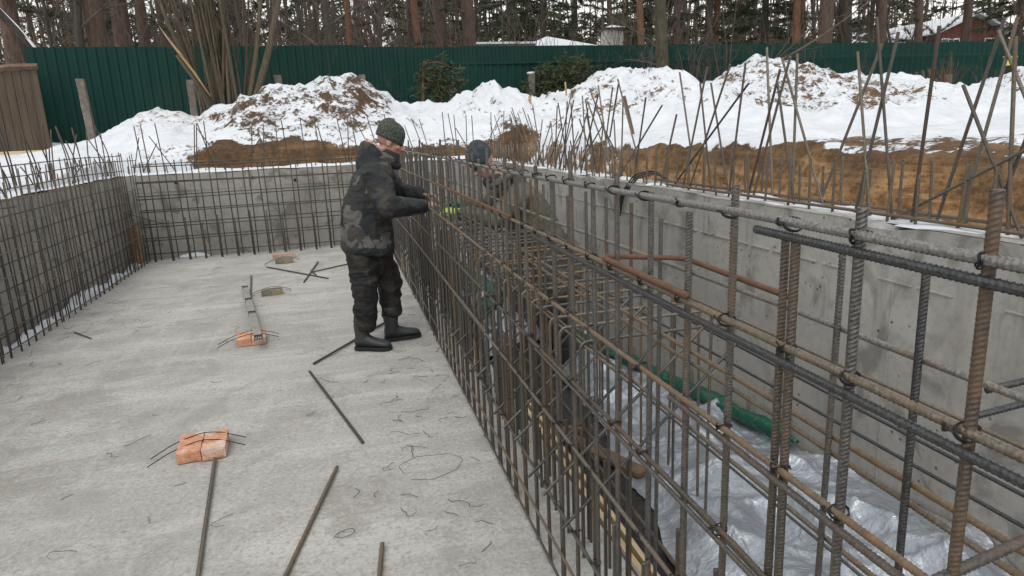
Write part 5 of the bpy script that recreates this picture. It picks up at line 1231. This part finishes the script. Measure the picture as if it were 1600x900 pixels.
def boot(parent, heel, toe, lean, m, zoff=0.0):
    """rubber boot: lofted sole, foot and shaft"""
    base = np.array(parent.location); h, t = Vector(heel)+Vector((0, 0, zoff)), Vector(toe)+Vector((0, 0, zoff)); lean = (lean[0], lean[1], lean[2]+zoff); f = (t-h); L = f.length; f.normalize(); s = Vector((-f.y, f.x, 0)); mb = MB()
    Pt = lambda x, y, z: np.array(h+f*x*L+s*y+Vector((0, 0, z)))
    # foot
    V = []; K = 16; prof = [(.0, .036, .085), (.06, .042, .115), (.2, .043, .125), (.36, .042, .115), (.5, .047, .088), (.68, .053, .072), (.84, .050, .062), (.95, .036, .05), (1.0, .012, .036)]
    for (x, w, hh) in prof:
        for j in range(K):
            a = 2*math.pi*j/K; V.append(Pt(x, w*math.cos(a)*(1 if math.sin(a) > 0 else 1.0), .012+max(0, hh*(.5+.5*math.sin(a))**.8)))
    n = len(prof); idx = np.arange(n*K).reshape(n, K); nx = np.roll(idx, -1, 1)
    mb.add(V, np.stack([idx[:-1], nx[:-1], nx[1:], idx[1:]], -1).reshape(-1, 4).tolist()+[list(range(K))[::-1], list(range((n-1)*K, n*K))])
    P = [Pt(.2, 0, .06), Pt(.2, 0, .12), Pt(.2, 0, .19)]; P.append(np.array(lean)); P = [np.array(p) for p in P]
    mb.tube(P, [.05, .056, .062, .072], 16)
    o = fuse(mb, 'boot', m, parent, .008, 3)
    V = []
    out = [(-.015, .03), (0.0, .042), (.12, .05), (.4, .048), (.66, .06), (.85, .056), (.97, .04), (1.02, .016)]
    sole = [Pt(x, w, 0) for x, w in out]+[Pt(x, -w, 0) for x, w in out[::-1]]; n = len(sole); mb = MB()
    V = np.array([p-base for p in sole]); V2 = V.copy(); V2[:, 2] += .026; V[:, 2] += .001
    mb.add(np.concatenate([V, V2]), [tuple(range(n))[::-1], tuple(range(n, 2*n))]+[(i, (i+1) % n, n+(i+1) % n, n+i) for i in range(n)]); mb.build('sole', M_TAPE, o, smooth=False)
    return o

# standing man
M1 = thing('person', (.2, 5.33, 0), 'standing man in dark camouflage clothes and speckled knitted cap, reaching into the bars', 'person')
hc = (.418, 5.345, 1.585); fwd = (.93, -.1, -.36); up = (.36, 0, .93)
body = MB(); P1, _ = head(body, hc, fwd, up, .98)
capsule(body, (.30, 5.35, 1.42), (.375, 5.347, 1.53), .062, .056)
stack(body, [(.15, 5.36, .84, .12, .17, 0), (.17, 5.36, 1.0, .12, .165, 0), (.22, 5.36, 1.2, .125, .18, 0), (.26, 5.36, 1.36, .10, .17, 0), (.29, 5.36, 1.44, .06, .09, 0)])
R_sh, R_el, R_wr = (.27, 5.15, 1.37), (.345, 5.02, 1.125), (.615, 5.19, 1.095)
L_sh, L_el, L_wr = (.30, 5.56, 1.37), (.49, 5.64, 1.17), (.645, 5.47, 1.16)
for a, b, c in ((R_sh, R_el, R_wr), (L_sh, L_el, L_wr)): capsule(body, a, b, .05, .042); capsule(body, b, c, .042, .028)
hand(body, Vector(R_wr)+Vector((.01, .006, 0)), (.9, .42, .12), (.1, .35, -.9), 1.02, .75, 1); hand(body, Vector(L_wr)+Vector((.01, -.006, 0)), (.86, -.5, -.05), (.0, -.3, -.95), 1.02, .8, -1)
R_h, R_k, R_a = (.125, 5.27, .86), (.125, 5.235, .46), (.085, 5.255, .12)
L_h, L_k, L_a = (.19, 5.45, .86), (.345, 5.49, .47), (.315, 5.435, .13)
for a, b, c in ((R_h, R_k, R_a), (L_h, L_k, L_a)): capsule(body, a, b, .085, .058); capsule(body, b, c, .056, .04)
fuse(body, 'body', M_SKIN, M1, .0065, 2); face_bits(M1, P1, .98)
j = MB()
stack(j, [(.185, 5.36, .755, .185, .235, -.09), (.185, 5.36, .80, .205, .25, -.08), (.185, 5.36, .92, .20, .245, -.05), (.20, 5.36, 1.06, .195, .235, 0), (.235, 5.36, 1.2, .19, .235, .05), (.265, 5.36, 1.32, .172, .225, .1), (.285, 5.36, 1.40, .135, .19, .15), (.305, 5.355, 1.46, .095, .115, .2)])
for a, b, c in ((R_sh, R_el, R_wr), (L_sh, L_el, L_wr)):
    capsule(j, a, b, .092, .080, 18); capsule(j, b, Vector(b).lerp(Vector(c), .93), .080, .056, 18); capsule(j, Vector(b).lerp(Vector(c), .82), Vector(b).lerp(Vector(c), .96), .056, .055, 16)
ring = [Vector((.335, 5.352, 1.50))+Vector((.108*math.cos(t), .112*math.sin(t), -.052*math.cos(t)-.012)) for t in np.linspace(0, 2*math.pi, 28)]
j.tube(ring, .040, 12, cap=True)
for t in np.linspace(-1, 1, 9):
    yy = 5.352+.115*t; bx = .075*(t*t)
    capsule(j, (.205+bx, yy, 1.42), (.228+bx*.9, yy, 1.515+.055*(1-t*t)), .062, .038, 14)
fuse(j, 'jacket', M_CAMOJ, M1, .0095, 3, .016, 7, 3, (1, 1, 1.6))
c_ = MB(); cr = [Vector((.375, 5.35, 1.485))+Vector((.075*math.cos(t), .08*math.sin(t), -.035*math.cos(t))) for t in np.linspace(-1.9, 1.9, 20)]
c_.tube([v+Vector((.012, 0, .028)) for v in cr], .022, 10); c_.tube(cr, .030, 10); c_.tube([v+Vector((.006, 0, -.045)) for v in cr], .034, 10); fuse(c_, 'collar', M_DARKCLOTH, M1, .009, 2)
c_ = MB(); c_.tube([Vector((.325, 5.35, 1.535))+Vector((.082*math.cos(t), .088*math.sin(t), -.06*math.cos(t)+.01)) for t in np.linspace(1.2, 5.08, 22)], .017, 8); relmb(c_, M1).build('hood_lining', M_PINK, M1)
tr = MB()
stack(tr, [(.175, 5.36, .58, .1, .15, 0), (.165, 5.36, .68, .15, .19, 0), (.165, 5.36, .8, .15, .19, 0), (.17, 5.36, .9, .14, .18, 0)])
capsule(tr, (.135, 5.27, .80), (.13, 5.24, .46), .125, .098, 18); capsule(tr, (.13, 5.24, .46), (.105, 5.25, .21), .098, .080, 18)
capsule(tr, (.215, 5.46, .80), (.335, 5.485, .48), .125, .098, 18); capsule(tr, (.335, 5.485, .48), (.325, 5.435, .24), .096, .079, 18)
fuse(tr, 'trousers', M_CAMOT, M1, .0095, 3, .017, 8, 9, (1, 1, 1.9))
boot(M1, (.02, 5.285, 0), (.285, 5.17, 0), (.098, 5.252, .25), M_BOOT); boot(M1, (.255, 5.415, 0), (.548, 5.45, 0), (.322, 5.428, .28), M_BOOT)
hb = MB(); cap(hb, P1, .98, .14, .012); relmb(hb, M1).build('knitted_cap', M_HAT1, M1)

# man bent over in the trench
M2 = thing('person', (1.74, 5.3, -.45), 'man in grey-brown jacket and grey knitted cap bending over behind the bars in the trench', 'person')
hc2 = (1.118, 5.30, 1.395); body = MB(); P2, _ = head(body, hc2, (-.78, -.12, -.62), (-.58, -.05, .82), .98)
capsule(body, (1.30, 5.31, 1.24), (1.17, 5.30, 1.34), .062, .056)
stack(body, [(1.72, 5.32, .42, .12, .17, .5), (1.64, 5.32, .62, .12, .165, .5), (1.52, 5.32, .85, .125, .18, .55), (1.40, 5.32, 1.08, .1, .17, .55), (1.32, 5.31, 1.2, .06, .09, .6)])
arms2 = (((1.36, 5.10, 1.13), (1.13, 5.02, .98), (.90, 5.16, 1.03)), ((1.36, 5.53, 1.13), (1.14, 5.62, .98), (.93, 5.45, 1.06)))
for a, b, c in arms2: capsule(body, a, b, .05, .042); capsule(body, b, c, .042, .028)
hand(body, arms2[0][2], (-.9, .3, .25), (0, .4, -.9), 1.02, .7, -1); hand(body, arms2[1][2], (-.9, -.35, .2), (0, -.3, -.95), 1.02, .75, 1)
legs2 = (((1.72, 5.22, .42), (1.66, 5.16, -.01), (1.78, 5.18, -.36)), ((1.74, 5.42, .42), (1.66, 5.46, -.01), (1.80, 5.47, -.36)))
for a, b, c in legs2: capsule(body, a, b, .085, .058); capsule(body, b, c, .056, .04)
fuse(body, 'body', M_SKIN, M2, .0065, 2); face_bits(M2, P2, .98)
j = MB()
stack(j, [(1.74, 5.32, .34, .18, .235, .45), (1.72, 5.32, .44, .20, .245, .5), (1.63, 5.32, .66, .19, .24, .55), (1.53, 5.32, .86, .185, .235, .6), (1.44, 5.32, 1.03, .17, .23, .65), (1.38, 5.32, 1.13, .135, .19, .7), (1.32, 5.315, 1.22, .095, .12, .75)])
for a, b, c in arms2: capsule(j, a, b, .092, .078, 18); capsule(j, b, Vector(b).lerp(Vector(c), .9), .078, .055, 18)
ring = [Vector((1.27, 5.31, 1.275))+Vector((.11*math.cos(t), .112*math.sin(t), .06*math.cos(t))) for t in np.linspace(0, 2*math.pi, 28)]; j.tube(ring, .04, 12)
capsule(j, (1.38, 5.24, 1.27), (1.38, 5.38, 1.27), .065, .065)
fuse(j, 'jacket', M_JACKET2, M2, .0095, 3, .015, 7, 13, (1, 1, 1.4))
c_ = MB(); c_.tube([Vector((1.215, 5.305, 1.275))+Vector((-.07*math.cos(t), .085*math.sin(t), -.035*math.cos(t))) for t in np.linspace(-1.9, 1.9, 20)], .034, 10); fuse(c_, 'collar', M_DARKCLOTH, M2, .009, 2)
tr = MB(); stack(tr, [(1.73, 5.32, .15, .1, .15, 0), (1.72, 5.32, .3, .15, .19, 0), (1.72, 5.32, .46, .14, .18, 0)])
for a, b, c in legs2: capsule(tr, Vector(a)-Vector((0, 0, .06)), b, .12, .095, 18); capsule(tr, b, Vector(b).lerp(Vector(c), .75), .095, .08, 18)
fuse(tr, 'trousers', M_DARKCLOTH, M2, .0095, 3, .015, 8, 19, (1, 1, 1.9))
for a, b, c in legs2:
    bo = Vector((c[0]+.06, c[1], trench_z(np.array(c[0]), np.array(c[1]))+.0)); boot(M2, (bo.x, bo.y, 0), (bo.x-.28, bo.y-.01, 0), (c[0], c[1], .29), M_BOOT, float(bo.z))
hb = MB(); cap(hb, P2, .98, .15, .012); relmb(hb, M2).build('knitted_cap', M_HAT2, M2)
for (w, dd, m, sgn) in ((arms2[0][2], Vector((-.9, .3, .25)), M_GLOVEY, -1), (arms2[1][2], Vector((-.9, -.35, .2)), M_GLOVE, 1)):
    gb = MB(); hand(gb, w, dd, (0, .3*(-sgn), -.92), 1.14, .72, sgn); capsule(gb, Vector(w)-dd.normalized()*.06, Vector(w)+dd.normalized()*.02, .042, .036); fuse(gb, 'glove', m, M2, .0055, 1)
